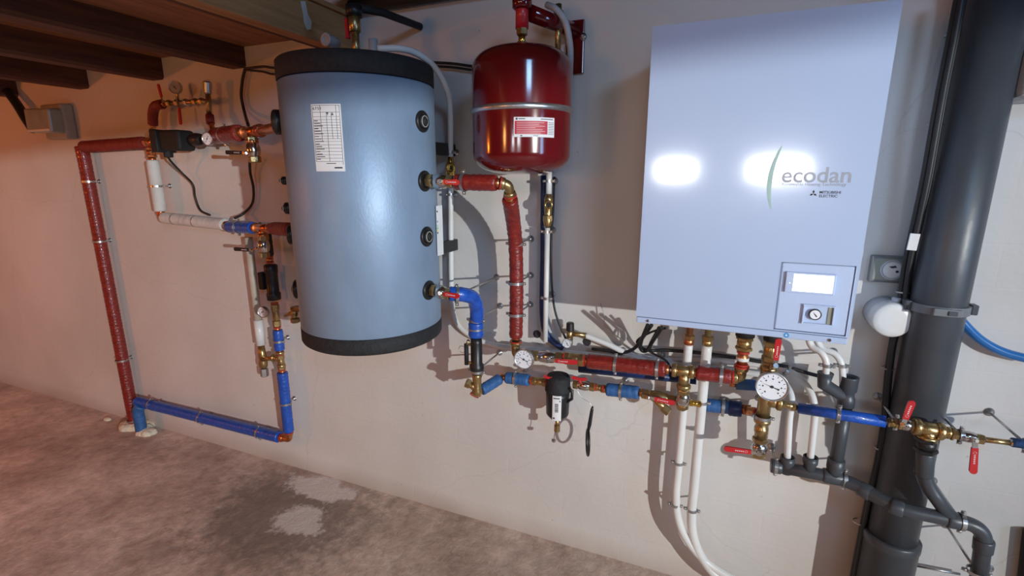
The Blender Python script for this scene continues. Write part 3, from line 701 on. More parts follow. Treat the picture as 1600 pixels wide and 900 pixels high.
# ================================================================== blue return line
ball_valve('nickel ball valve with red lever on the lowest right port of the grey tank', (TC[0]+TR+.004, -.35, 1.175), P(704, 460, .35), .019, P(718, 463, .385), piv=P(687, 458, .385))
run('bent blue lagged pipe from the lowest tank port turning down', PP([(702, 459, .345), (722, 460, .32), (739, 466, .27), (745, 483, .235), (744.5, 502, .22)]), .0255, 'blue_lag', sm=True, ripple=.02, seg=24)
clamp('steel clamp on the blue pipe beside the lowest tank port', P(714, 461, .335), P(722, 460, .32)-P(702, 459, .345), .027, ear=(0, 0, 1))
clamp('steel clamp on the blue pipe just above the black flow setter', P(744, 500, .22), Z, .026)
xb = P(744, 520, .215).x
def B(v, off=.215, u=742): return (xb, -off, P(u, v, off).z)
run('fat blue lagged collar above the black flow setter', [B(503), B(526)], .0285, 'blue_lag', ripple=.03, ends=None, bands=(.4,))
fs = thing('flow_setter', B(580), 'black flow setting valve with side sight tube below the blue collar', 'valve')
MB().lathe(B(580), B(527), [(0, .024), (.012, .0275), (.028, .027), (.034, .022), (P(742, 527, .215).z-P(742, 580, .215).z-.02, .022), (P(742, 527, .215).z-P(742, 580, .215).z, .021)], 24).build('body', 'black', fs)
q0, q1 = Vector(B(568))+Vector((-.032, -.02, 0)), Vector(B(536))+Vector((-.032, -.02, 0))
MB().tube([q0, q1], .0085, 14).build('sight_tube', 'rubber', fs)
MB().tube([Vector(B(536)), q1+Vector((0, 0, -.006)), q1+Vector((.012, -.004, .016))], .006, 10).build('top_port', 'brass', fs)
MB().tube([Vector(B(566)), q0+Vector((0, 0, .006))], .006, 10).build('lower_port', 'brass', fs)
MB().torus(q1+Vector((-.016, -.004, -.022)), (.2, -1, 0), .013, .0012, 24, 6).build('pull_ring', 'steel', fs)
clamp('steel clamp at the foot of the black flow setter', B(579), Z, .0245)
yf = thing('brass_strainer', B(620), 'brass Y strainer hanging at the lowest point below the black flow setter', 'pipe fitting')
MB().lathe(B(583), B(700), [(0, .018), (.01, .020), (.02, .017), (.055, .017), (.07, .020), (.082, .019), (.09, .012)], 20).build('body', 'brass', yf)
b0 = Vector(B(600)); MB().tube([b0+Vector((0, 0, -.02)), b0+Vector((-.030, -.012, .004))], .013, 14).build('side_branch', 'brass', yf)
MB().hexn(b0+Vector((-.024, -.010, 0)), b0+Vector((-.040, -.016, .008)), .018).build('cap', 'brass', yf)
run('short slanted blue lagged pipe rising from the brass strainer to the wall side', PP([(752, 610, .19), (781, 592, .11)]), .022, 'blue_dull', ripple=.02, elen=.016)
elbow('copper elbow joining the slanted blue pipe to the level blue pipe', PP([(747, 613, .20), (742, 616, .212), (741, 618, .216)]), .013, 'copper', .01)
run('short level blue lagged pipe under the left round dial', PP([(791, 590, .105), (827, 594, .105)]), .0235, 'blue_dull', ripple=.02, elen=.018)
clamp('steel clamp on the short blue pipe under the left round dial', P(806, 591.5, .105), X, .0245, ear=(0, 0, 1))
fitting('brass union between the short blue pipe and the black filter', P(831, 595, .105), P(856, 597.5, .11), .0155)
# magnetic filter
fc = P(872, 600, .12); fz = lambda v: P(872, v, .12).z
mf = thing('magnetic_filter', (fc.x, fc.y, fz(655)), 'black magnetic dirt filter canister with white barcode sticker', 'filter')
h0 = fz(655)
MB().lathe((fc.x, fc.y, h0), (fc.x, fc.y, 9), [(0, .014), (.004, .026), (.022, .041), (.026, .043), (fz(617)-h0, .045), (fz(610)-h0, .0445)], 40).build('canister', 'black', mf)
MB().lathe((fc.x, fc.y, fz(611)), (fc.x, fc.y, 9), [(0, .046), (.004, .049), (.016, .049), (.020, .046), (fz(590)-fz(611), .045), (fz(586)-fz(611), .040), (fz(585)-fz(611), .01)], 40).build('head', 'blackfoam', mf)
MB().tube([fc+Vector((.035, -.01, .0)), fc+Vector((.058, -.012, -.012)), fc+Vector((.058, -.012, -.045)), fc+Vector((.040, -.012, -.06))], .006, 10).build('clip_handle', 'black', mf)
st = MB(); st.patch((fc.x, fc.y), .0457, -8, 34, fz(649), fz(611), .0005); so_ = st.build('barcode_sticker', 'paper', mf)
rb = random.Random(3); bc = MB(); za, zb = fz(636), fz(622); z = za
while z < zb-.002:
    h = rb.choice((.0008, .0014, .002)); bc.patch((fc.x, fc.y), .0464, 4, 20, z, z+h, .0003, 3); z += h+rb.choice((.0009, .0015))
bc.patch((fc.x, fc.y), .0464, -4, 26, fz(615.5), fz(614), .0003, 3); bc.patch((fc.x, fc.y), .0464, -4, 4, fz(646.5), fz(644), .0003, 2); bc.patch((fc.x, fc.y), .0464, 24, 29, fz(620), fz(618), .0003, 2)
bc.build('barcode', 'ink', so_)
MB().tube([(fc.x, fc.y, h0+.002), (fc.x, fc.y, fz(668))], .008, 12).build('drain_nipple', 'brass', mf)
MB().hexn((fc.x, fc.y, fz(664)), (fc.x, fc.y, fz(674)), .013).build('drain_valve', 'brass', mf)
MB().tube([(fc.x-.006, fc.y, fz(672)), (fc.x-.012, fc.y, fz(686))], .0012, 6).build('cap_strap', 'black', mf)
MB().lathe((fc.x-.012, fc.y, fz(692)), (fc.x-.012, fc.y, 9), [(0, .006), (.004, .009), (.012, .009), (.014, .006)], 10, True).build('drain_cap', 'chrome', mf)
v = ball_valve('small nickel valve with red butterfly handle right of the black filter', P(896, 600, .11), P(930, 605, .11), .0155)
bp_ = P(905, 592, .14)
vb = MB(); vb.tube([P(908, 602, .11), bp_], .005, 10)
vb.prism([bp_+Vector(q) for q in ((-.030, 0, .003), (-.022, 0, .010), (0, 0, .005), (.022, 0, .010), (.030, 0, .003), (.022, 0, -.004), (0, 0, -.003), (-.022, 0, -.004))], (0, -.005, 0))
vb.build('butterfly_handle', 'lever', v)
bh = P(857, 590, .15); v2 = thing('vent_screw', bh, 'small red butterfly knob beside the left shoulder of the black filter', 'knob')
MB().prism([bh+Vector(q) for q in ((-.018, 0, .004), (-.012, 0, .010), (0, 0, .004), (.014, 0, .006), (.014, 0, -.003), (0, 0, -.004), (-.014, 0, -.002))], (0, -.005, 0)).build('wing', 'lever', v2)
MB().tube([bh, bh+Vector((0, .035, -.008))], .005, 10).build('stem', 'brass', v2)
run('blue lagged pipe between the black filter and the brass strainer', PP([(948, 608.5, .11), (998, 613.5, .11)]), .0235, 'blue_dull', ripple=.02, elen=.020)
clamp('steel clamp round the blue pipe right of the black filter', P(970, 611, .11), X, .0245, ear=(0, 0, 1))
fitting('small brass adapter right of the red butterfly handle', P(930, 605, .11), P(944, 607.5, .11), .012)
# strainer valve with red lever
v = ball_valve('brass strainer valve with long red lever under the brass tee', P(1003, 614.5, .11), P(1056, 626, .11), .0165, P(1055, 630, .155), m='brass', piv=P(1014, 621, .155))
MB().tube([P(1022, 622, .11), P(1040, 640, .125)], .013, 16).build('strainer_branch', 'brass', v)
MB().hexn(P(1036, 636, .122), P(1046, 645, .128), .016).build('strainer_cap', 'brass', v)
xd, xo = P(1068, 607, .15).x, -.15
ball_valve('nickel drop valve standing between the brass tee and the blue line', (xd, xo, P(1068, 607, .15).z), (xd, -.13, P(1068, 642, .15).z), .0185)
fitting('gold coloured nipple left of the tall white tube', P(1077, 629, .11), P(1096, 632, .11), .010, 'gold', seals=False)
run('blue and dark lagged pipe right of the tall white tubes', PP([(1103, 633, .055), (1158, 638, .055)]), .0235, 'blue_dull', ripple=.02, elen=.03)
run('dark end sleeve on the blue pipe left of the brass column', PP([(1138, 637, .055), (1159, 639.5, .055)]), .0275, 'navy', ripple=.02, ends=None, name='pipe_sleeve')
clamp('steel clamp on the blue pipe left of the brass column', P(1130, 635, .055), X, .0250, ear=(0, 0, 1))
fitting('copper coupling between the dark sleeve and the brass column', P(1162, 640, .06), P(1185, 646, .12), .0155, 'copper')
# ================================================================== brass column under the cabinet
xc = P(1203, 560, .15).x
def Cc(v, off=.15): return Vector((xc, -off, P(1200, v, off).z))
tag(MB().lathe(Cc(531), (xc, -.15, 9), [(0, .016), (.001, .025), (.016, .025), (1.139-Cc(531).z, .022)], 20).build('rubber_grommet', 'rubber'), 'black grommet above the brass column under the cabinet', 'grommet')
fitting('brass union at the top of the brass column under the cabinet', Cc(566), Cc(530), .0205, seals=False)
v = ball_valve('ball valve at the top of the brass column with upright red lever', Cc(588), Cc(564), .0205, P(1217, 529, .205), m='brass', piv=P(1211, 572, .205))
tee('brass tee behind the large right dial', Cc(662), Cc(588), P(1222, 630, .15), .0195)
gauge('large round white thermometer dial on the brass column under the cabinet', P(1206.5, 605, .215), .0460, Cc(606), needle=72, name='thermometer_gauge')
clamp('steel clamp round the brass column below the right dial', Cc(653), Z, .022, ear=(1, 0, 0))
fitting('plain brass sleeve in the lower brass column', Cc(686), Cc(660), .0205, seals=False, hexes=False)
ball_valve('nickel ball valve at the foot of the brass column with red lever pointing left', Cc(716), Cc(686), .0205, P(1131, 700.5, .20), piv=P(1186, 708, .20))
fitting('slim brass adapter leading from the column to the thin blue pipe', P(1221, 630.5, .15), P(1245, 637, .15), .0105, seals=False)
run('thin bright blue pipe running to the right in front of the drain stack', PP([(1247, 637.5, .15), (1384, 659, .19)]), .0165, 'blue_lag', er=.5)
clamp('steel clamp round the thin bright blue pipe', P(1311, 647, .168), P(1384, 659, .19)-P(1247, 637.5, .15), .0172, ear=(0, 0, 1))
fitting('brass nipple joining the thin blue pipe to the upright-lever valve', P(1386, 659, .19), P(1405, 663, .195), .0120, seals=False)
v = ball_valve('nickel valve with upright red lever in front of the drain stack', P(1403, 662, .195), P(1430, 666, .195), .0145, P(1426, 626, .235), piv=P(1411, 663, .235))
tee('large brass tee in front of the drain stack', P(1427, 666, .195), P(1474, 675, .195), P(1448, 688, .195), .0190)
fitting('black threaded connector under the large brass tee', P(1448, 681, .195), P(1446, 708, .195), .0235, 'black', seals=False)
fitting('brass end nut right of the large brass tee', P(1472, 674.5, .195), P(1490, 678, .195), .0165, seals=False)
v = ball_valve('nickel valve with red lever hanging down at the right', P(1489, 678, .195), P(1537, 687, .195), .0125, P(1520, 740, .225), piv=P(1524, 688, .225))
clamp('small steel clamp left of the hanging red lever', P(1501, 680, .195), X, .014, ear=(0, 0, 1))
run('thin brass tube leaving towards the right edge', PP([(1536, 686.5, .195), (1580, 692, .195)]), .0075, 'brass', name='pipe', part='tube', ends='chrome', er=1.2)
run('dull blue lagged pipe end at the right edge of the view', PP([(1581, 691, .195), (1660, 702, .195)]), .0125, 'blue_dull', ends=None)
clamp('steel rod clamp holding the blue pipe end at the right edge', P(1603, 694, .195), X, .0135, ear=(0, 0, 1))
c0 = P(1366, 645, 0); clamp('steel rod clamp behind the upright red lever', Vector((c0.x, -.185, P(1400, 661, .19).z)), X, .0120, ear=(0, 0, 1))
# ================================================================== grey waste pipes
def pvc(label, pts, r, rad=.06, col='pvc', sock=(), name='waste_pipe', seg=24):
    pts = PP(pts); t = thing(name, pts[0], label, 'waste pipe'); f = fillet(pts, rad, 9)
    MB().tube(f, r, seg).build('pipe', col, t)
    for a, b in sock: 
        a = P(*a); b = P(*b); L = (b-a).length
        MB().lathe(a, b, [(0, r), (.001, r*1.14), (.006, r*1.2), (L-.004, r*1.16), (L, r)], seg).build('socket', col, t)
    return t
g = pvc('grey waste manifold stepping down to the right under the cabinet', [(1204, 727, .13), (1322, 749, .13), (1402, 795, .205), (1540, 823, .205), (1527, 915, .205)], .0195, .05,
    sock=(((1204, 727, .13), (1222, 730.5, .13)), ((1285, 742, .13), (1322, 749, .13)), ((1342, 761, .147), (1362, 773, .168)), ((1390, 789, .195), (1412, 797.5, .205)), ((1478, 810.5, .205), (1505, 816, .205)), ((1538, 842, .205), (1535, 862, .205))))
for u, lb in ((1231, 'left'), (1267, 'right')):
    a, b = P(u, 714, .13), P(u+1, 735, .13); b.x = a.x
    fn = thing('drain_funnel', b, lb+' of two short grey sockets where thin white tubes enter the waste manifold', 'drain socket')
    fm = MB()
    fm.lathe(b-Z*.01, a, [(0, .017), (.03, .018), (.036, .0215), ((a-b).length+.01, .0215), ((a-b).length+.0101, .0185), (.04, .0180)], 24)
    fm.build('socket', 'pvc', fn)
    MB().torus(a, Z, .020, .0016, 24, 8).build('rim', 'pvc', fn)
ra = P(1303, 742, .13)
rz = lambda v: Vector((ra.x, ra.y, P(1310, v, .13).z))
rs = thing('waste_riser', ra, 'grey waste riser with an open top standing on the manifold', 'waste pipe')
MB().tube([rz(740), rz(628)], .0190, 24).build('pipe', 'pvc', rs)
MB().lathe(rz(745), rz(700), [(0, .02), (.03, .024), (.058, .024), (.060, .019)], 24).build('lower_socket', 'pvc', rs)
MB().lathe(rz(634), rz(500), [(0, .019), (.002, .0225), (.03, .0225), (.036, .019), (.050, .019), (.054, .023), (.094, .024), (.098, .0245), (.0981, .0205), (.06, .020)], 24).build('top_socket', 'pvc', rs)
yb = P(1290, 583, .15)
MB().tube([rz(640), rz(618)+Vector((-.01, 0, 0)), yb-Z*.035, yb], [.017, .018, .0195, .0215], 24).build('side_branch', 'pvc', rs)
MB().torus(yb, Z, .0205, .0016, 24, 8).build('branch_rim', 'pvc', rs)
clamp('steel clamp at the left end of the grey waste manifold', P(1212, 728.5, .13), X, .0215, ear=(0, 0, 1))
clamp('steel clamp on the grey manifold below the waste riser', P(1319, 748.5, .13), X, .0235, ear=(0, 0, 1))
clamp('steel clamp on the grey waste pipe right of the drain stack', P(1502, 815, .205), X, .0225, ear=(0, 0, 1))
clamp('lowest steel clamp holding the vertical grey waste pipe at the bottom right', P(1526, 893, .205), Z, .0215)
pvc('light grey waste branch dropping from the black connector', [(1446, 706, .195), (1443.5, 752, .195), (1487, 811, .205)], .0185, .05, sock=(((1446, 706, .195), (1444, 744, .195)),))
# ================================================================== white tubes
xw1, xw2 = P(1074, 560, .085).x, P(1103, 560, .085).x
def wt(label, x, v0, turn, r, ctop):
    z0 = P(1074, v0, .085).z
    pts = [Vector((x, -.085, z0))]+[Vector((x, -.085, z0+(turn-z0)*i/6)) for i in range(1, 7)]
    pts += [Vector((x+.012, -.087, turn-.09)), Vector((x+.048, -.09, turn-.17)), Vector((x+.12, -.09, turn-.245)), Vector((x+.22, -.09, turn-.29))]
    t = thing('heating_tube', pts[0], label, 'pipe')
    MB().tube(smooth(pts), r, 18).build('tube', 'whitep', t)
    a = pts[0]
    MB().lathe(a-Z*.002, a+Z, [(0, .012), (.004, .016), (.02, .017), (.024, .011), (1.139-a.z, .011)], 16).build('top_joint', ctop, t)
    MB().hexn(a+Z*.018, a+Z*.034, .019).build('top_nut', 'brass', t)
    return t
wt('left of the two tall white tubes curving away at the floor', xw1, 538, P(1050, 770, .085).z, .0145, 'copper')
wt('right of the two tall white tubes curving away at the floor', xw2, 536, P(1077, 800, .085).z, .0165, 'brass')
clamp('upper steel clamp on the left tall white tube', (xw1, -.085, P(1056, 722, .085).z), Z, .0150)
clamp('lower steel clamp on the left tall white tube', (xw1, -.085, P(1050, 787, .085).z), Z, .0150)
clamp('steel clamp on the right tall white tube near the floor', (xw2, -.085, P(1077, 795, .085).z), Z, .0170)
clamp('steel clamp on the right tall white tube level with the blue pipe', (xw2, -.085, P(1095, 628, .085).z), Z, .0170)
WT = 'thin white plastic tubes'
tube_thing('white tube arching over the black cap of the grey tank and running along the wall', [(590, 76, .42), (625, 76, .38), (652, 84, .32), (678, 104, .25), (695, 132, .18), (703, 165, .10), (704, 240, .045), (704.5, 340, .035), (705, 430, .035), (707, 480, .035), (718, 510, .035), (750, 532, .035), (800, 543, .035), (900, 552, .035), (1000, 563, .035), (1100, 575, .035), (1180, 584, .035), (1216, 592, .05), (1236, 618, .11), (1233, 660, .13), (1230, 718, .13)], .0105, 'whitep', 'white_tube', 'tube')
tube_thing('white tube slanting from the black-capped valve and dropping into the right funnel', [(914, 524, .05), (950, 538, .05), (990, 556, .045), (1040, 563, .02), (1100, 563, .02), (1170, 568, .02), (1216, 574, .035), (1246, 588, .07), (1266, 612, .11), (1273, 640, .13), (1270, 680, .13), (1266, 716, .13)], .0105, 'whitep', 'white_tube', 'tube')
tube_thing('left short white tube from the cabinet into the side branch of the grey riser', [(1262, 524, .12), (1268, 541, .13), (1283, 551, .145), (1291, 566, .15), (1290, 588, .15)], .0095, 'whitep', 'white_tube', 'tube')
tube_thing('right short white tube from the cabinet into the open grey riser', [(1274, 526, .10), (1284, 544, .11), (1305, 553, .12), (1315, 572, .13), (ra.x, -.13, P(1315, 600, .13).z)] if False else [(1274, 526, .10), (1284, 544, .11), (1304, 553, .12), (1315, 570, .13), (1317, 600, .13)], .0095, 'whitep', 'white_tube', 'tube')
clamp('small clamp on the left short white tube above the grey riser', P(1292, 571, .15), Z, .0105)
clamp('small clamp on the right short white tube above the grey riser', P(1315.5, 571, .13), Z, .0105)
clamp('small clamp at the bend of the white tubes right of the brass column', P(1229, 580, .05), (1, 0, -.5), .0115)
clamp('small clamp on the wall tube above the gold check valve', P(704, 238, .045), Z, .0115)
clamp('small clamp on the wall tube below the gold check valve', P(704.5, 304, .035), Z, .0115)
cv = thing('check_valve', P(704, 262, .06), 'shiny gold check valve on the white wall tube beside the upper tank valve', 'valve')
MB().lathe(P(704, 280, .045), P(704, 240, .045), [(0, .010), (.01, .016), (.03, .018), (.05, .018), (.07, .012), (.085, .010)], 18).build('body', 'gold', cv)
cq = P(704, 262, .075); MB().torus(cq, (0, -1, 0), .0155, .005, 28, 10).build('ring_port', 'gold', cv)
MB().tube([P(704, 262, .045), cq], .013, 18).build('side_port', 'gold', cv)
MB().lathe(cq+Vector((0, .001, 0)), cq+Vector((0, -1, 0)), [(0, .0085), (.002, .0085)], 16).build('port_hole', 'dark', cv)
# column of small pipes below the red vessel
tube_thing('slim white pipe stub directly below the red vessel', [(858, 268, .07), (857.5, 303, .07)], .0105, 'whitep', 'white_pipe', 'pipe', sm=False)
tube_thing('slim white pipe running down below the brass cross under the red vessel', [(855.5, 356, .07), (852, 534, .07)], .0095, 'whitep', 'white_pipe', 'pipe', sm=False)
tube_thing('dark navy pipe on the wall behind the slim white pipe', [(850, 274, .03), (849, 400, .03), (848, 490, .03), (856, 525, .03), (880, 545, .03)], .0125, 'navy', 'navy_pipe', 'pipe')
tube_thing('thin black cable right of the slim white pipe', [(866, 276, .05), (864, 330, .05), (861, 380, .05), (862, 440, .05), (866, 480, .05), (876, 512, .05), (890, 540, .05)], .0042, 'cable', 'black_cable', 'cable')
tx = thing('brass_cross', P(855, 345, .07), 'brass check valve with open round port below the red vessel', 'valve')
MB().lathe(P(855.5, 355, .07), P(857.5, 303, .07), [(0, .010), (.01, .014), (.03, .017), (.036, .013), (.06, .014), (.10, .016), (.118, .011)], 18).build('body', 'brass', tx)
MB().hexn(P(855.5, 346, .07), P(855.8, 336, .07), .019).build('nut', 'brass', tx)
cq = P(857, 320, .098); MB().torus(cq, (0, -1, 0), .0125, .0045, 24, 10).build('ring_port', 'brass', tx)
MB().lathe(cq, cq+Vector((0, -1, 0)), [(0, .009), (.001, .009)], 14).build('port_hole', 'dark', tx)
for v_, lb in ((283, 'small clamp on the slim white stub just under the red vessel'), (362, 'small clamp on the slim white pipe under the brass check valve'), (466, 'small clamp halfway down the slim white pipe')):
    clamp(lb, P(857.5 if v_ < 300 else 854, v_, .07), Z, .0108)
sg = gauge('small white pressure dial left of the slanting white tube', P(886, 537, .10), .0185, P(890, 527, .06), needle=30, m='steel')
bc_ = thing('safety_valve', P(891, 520, .06), 'brass valve with black cap above the small pressure dial', 'valve')
MB().tube([P(890, 532, .06), P(891, 514, .06)], .0125, 16).build('body', 'brass', bc_)
MB().lathe(P(891, 517, .06), P(891, 503, .06), [(0, .013), (.003, .0155), (.03, .0145), (.033, .012)], 12, True).build('cap', 'black', bc_)
MB().tube([P(890, 521, .06), P(916, 524, .055)], .010, 16).build('outlet', 'brass', bc_)
# ================================================================== cables and odds
for i, (lb, pts, r) in enumerate((
    ('black cable looping from the cabinet bottom left towards the small dial', [(1018, 508, .22), (1006, 525, .14), (990, 545, .07), (968, 552, .05), (950, 548, .05), (925, 545, .045)], .0062),
    ('black cable dropping from the cabinet in a tight bend above the red pipe', [(1012, 508, .24), (1003, 530, .14), (1001, 545, .1), (1010, 548, .1), (1022, 530, .12), (1034, 512, .22)], .0062),
    ('thin black cable hanging down to the red pipe clamp', [(1042, 512, .2), (1015, 520, .12), (995, 535, .09), (1020, 552, .10), (1040, 563, .12), (1048, 576, .13)], .0038),
    ('black cable running right behind the white risers towards the drain stack', [(1030, 512, .15), (1015, 545, .06), (1040, 547, .045), (1090, 551, .045), (1150, 559, .045), (1220, 571, .045), (1262, 583, .045), (1290, 590, .045)], .0062))):
    tube_thing(lb, pts, r, 'cable', 'black_cable', 'cable')
tube_thing('thin grey wire loop on the wall left of the cabinet', [(938, 474, .02), (944, 492, .03), (945, 510, .03), (962, 524, .035), (976, 532, .035), (977, 520, .03), (962, 508, .02)], .0018, 'greyp', 'grey_wire', 'wire')
run('dim blue pipe hidden behind the red pipes under the cabinet', PP([(905, 575, .035), (1088, 593, .035)]), .0175, 'navy', ends=None)
run('blue pipe piece visible left of the large right dial', PP([(1150, 600, .09), (1182, 602, .09)]), .0185, 'blue_dull', elen=.02)
for q, lb in (((917, 534), 'dark round hole plug in the wall right of the small dial'), ((839, 522), 'dark round hole plug in the wall beside the slim white pipe foot')):
    c = P(*q, 0); tag(MB().lathe((c.x, .001, c.z), (c.x, -1, c.z), [(0, .0165), (.002, .0165), (.003, .014)], 24).build('wall_plug', 'dark'), lb, 'plug')
# hanging filter key
kc = P(918.5, 691, .11); e = Vector((.36, -1, 0)).normalized(); kk = thing('filter_key', kc, 'black ring shaped plastic key hanging on a wire below the red butterfly handle', 'key')
m_ = MB(); NN = 28
pts = [kc+e*.042*math.cos(2*PI*i/NN)+Z*.050*math.sin(2*PI*i/NN) for i in range(NN+1)]
m_.tube(pts, .0046, 10, caps=False); m_.build('ring', 'black', kk)
MB().tube([kc+Z*.050, kc+Z*.075+X*.004, P(925, 640, .11), P(926, 635, .11)], [.0055, .0075, .006, .003], 12).build('handle', 'black', kk)
MB().tube(smooth([P(925, 636, .11), P(921, 629, .11), P(910, 622, .11), P(903, 612, .11), P(901, 603, .11)]), .0009, 6).build('hanging_wire', 'steel', kk)
# cables beside the drain stack
cb = thing('cable_bundle', P(1384, 600, .1), 'black cables tied in a bundle down the left side of the drain stack', 'cable')
base = [(1503, -20, .10), (1488, 60, .10), (1474, 130, .10), (1462, 195, .10), (1447, 280, .09), (1432, 350, .08), (1420, 405, .07), (1413, 450, .06), (1408, 490, .06), (1396, 530, .06), (1389, 575, .06), (1385, 620, .06), (1382, 660, .06), (1372, 720, .06), (1360, 770, .06), (1347, 830, .06), (1330, 920, .06)]
for k_, (du, do) in enumerate(((0, 0), (6, .012), (-5, .010), (3, .022))):
    pts = smooth([P(u_+du*(1 if v_ < 500 else .45), v_, o_+do) for u_, v_, o_ in base]); MB().tube(pts, .0068, 10).build('cable', 'cable', cb)
for (u_, v_) in ((1488, 55), (1461, 195), (1441, 316), (1411, 456), (1388, 575), (1376, 700), (1342, 815)):
    o_ = .085 if v_ < 320 else .065
    MB().band(P(u_, v_, o_), P(u_+3, v_-20, o_)-P(u_, v_, o_), .016, .004, .0012, 16).build('cable_tie', 'steel', cb)
MB().box(P(1427, 378, .105), (.022, .006, .046), Matrix.Rotation(.05, 3, 'Y')).build('white_tag', 'whitep', cb)
sb = thing('wall_socket_box', P(1390, 421, 0), 'small square grey box with a round clear insert right of the cabinet', 'electrical box')
c = P(1389, 421, .02)
MB().box((c.x, -.012, c.z), (.094, .024, .080), None, .003).build('frame', 'pvcl', sb)
MB().box((c.x, -.022, c.z), (.080, .006, .066), None, .002).build('recess', 'smoke', sb)
MB().lathe((c.x+.006, -.022, c.z), (c.x+.006, -1, c.z), [(0, .030), (.008, .030), (.009, .028), (.0088, .025), (.004, .024)], 28).build('insert_rim', 'greyp', sb)
MB().lathe((c.x+.006, -.024, c.z), (c.x+.006, -1, c.z), [(0, .0236), (.006, .0236)], 24).build('insert_disc', 'paper', sb)
MB().prism([(c.x-.004, -.0298, c.z+.010), (c.x+.012, -.0298, c.z+.014), (c.x+.016, -.0298, c.z+.008), (c.x+.004, -.0298, c.z+.005)], (0, -.001, 0)).build('insert_slot', 'ink', sb)
MB().tube([(c.x+.018, -.029, c.z-.004), (c.x+.018, -.031, c.z-.004)], .004, 10).build('screw', 'ink', sb)
dv = thing('round_cap_device', P(1380, 489, 0), 'round white capped device beside the drain stack below the square box', 'sensor')
a = P(1378, 487, 0); 
MB().lathe((a.x, 0, a.z), (a.x, -1, a.z), [(0, .050), (.050, .050), (.054, .046), (.056, .046)], 40).build('base', 'greyp', dv)
MB().lathe((a.x, -.056, a.z), (a.x, -1, a.z), [(0, .049), (.004, .051), (.045, .050), (.050, .046), (.0505, .03)], 40).build('cap', 'whitep', dv)
MB().tube([(a.x+.01, -.07, a.z+.045), (a.x+.01, -.07, a.z+.062)], .012, 12).build('cable_gland', 'greyp', dv)
tube_thing('bright blue hose curving away right of the drain stack clip', [(1460, 440, .012), (1485, 478, .014), (1508, 508, .02), (1535, 533, .03), (1570, 551, .035), (1620, 564, .04)], .0125, 'bluehose', 'blue_hose', 'hose')
c = P(1606, 110, .12); tb = thing('light_fitting', (c.x+.05, 0, c.z), 'pale grey fitting cut by the top right edge of the view', 'fixture')
MB().box((c.x+.045, -.065, c.z+.01), (.11, .13, .15), None, .02).build('housing', 'greyp', tb)
MB().box((c.x+.045, -.135, c.z-.01), (.09, .012, .09), None, .004).build('cover', 'whitep', tb)
tag(MB().tube([P(1611, 830, .02), P(1596, 960, .02)], .018, 16).build('black_conduit', 'rubber'), 'thick black conduit at the bottom right edge of the view', 'conduit')
c = P(1432, 884, .03); 
cr = thing('support_rod', c, 'thin steel rod with rosette low on the wall beside the drain stack', 'support rod')
MB().tube([P(1432, 884, .02), P(1500, 897, .02)], .004, 8).build('rod', 'steel', cr)
MB().lathe((P(1545, 888, 0).x, 0, P(1545, 888, 0).z), (P(1545, 888, 0).x, -1, P(1545, 888, 0).z), [(0, .0135), (.003, .012), (.005, .006), (.012, .005)], 16).build('wall_rosette', 'steel', cr)
# tank top fittings
tv = thing('relief_valve', (P(555, 60, .4).x, -.40, TZ1), 'brass valve with red side handle on top of the grey tank', 'valve')
x0, y0 = P(556, 66, .37).x, -.37
zt = lambda v: P(556, v, .37).z
MB().hexn((x0, y0, TZ1-.002), (x0, y0, TZ1+.020), .018).build('base_nut', 'chrome', tv)
MB().tube([(x0, y0, TZ1+.01), (x0, y0, zt(45))], .012, 14).build('stem', 'brass', tv)
MB().lathe((x0, y0, zt(52)), (x0, y0, 9), [(0, .012), (.006, .019), (zt(27)-zt(52), .019), (zt(24)-zt(52), .014)], 18).build('body', 'brass', tv)
MB().box((x0-.026, y0-.004, (zt(27)+zt(60))/2), (.012, .016, zt(27)-zt(60)), None, .003).build('side_handle', 'lever', tv)
MB().tube([(x0, y0, zt(26)), (x0, y0, zt(8))], .026, 14).build('top_cap', 'black', tv)
MB().tube([(x0, y0, zt(10)), (x0+.01, y0+.14, zt(10)+.02), (x0+.02, -.01, zt(10)+.03)], .013, 12).build('pipe_stub', 'rubber', tv)
ms = MB().tube([(x0+.030, y0+.05, TZ1), (x0+.030, y0+.05, TZ1+.085)], .015, 16)
tag(ms.build('white_stub', 'greyp'), 'pale grey pipe stub right of the brass valve on the tank', 'pipe')
ca, cb2 = P(510, 62, .30), P(513, 62, .25)
rg = thing('pipe_end_ring', ca, 'small pale round pipe end behind the black top of the grey tank', 'pipe fitting')
MB().lathe((ca.x, ca.y+.05, ca.z), ca, [(0, .020), (.05, .021), (.055, .023), (.056, .014), (.05, .013)], 24).build('ring', 'greyp', rg)
MB().lathe((ca.x, ca.y+.04, ca.z), ca, [(0, .012), (.012, .012)], 16).build('core', 'chrome', rg)
MB().tube([(ca.x, ca.y+.04, ca.z), (ca.x, ca.y+.04, TZ1-.002)], .010, 12).build('stem', 'greyp', rg)
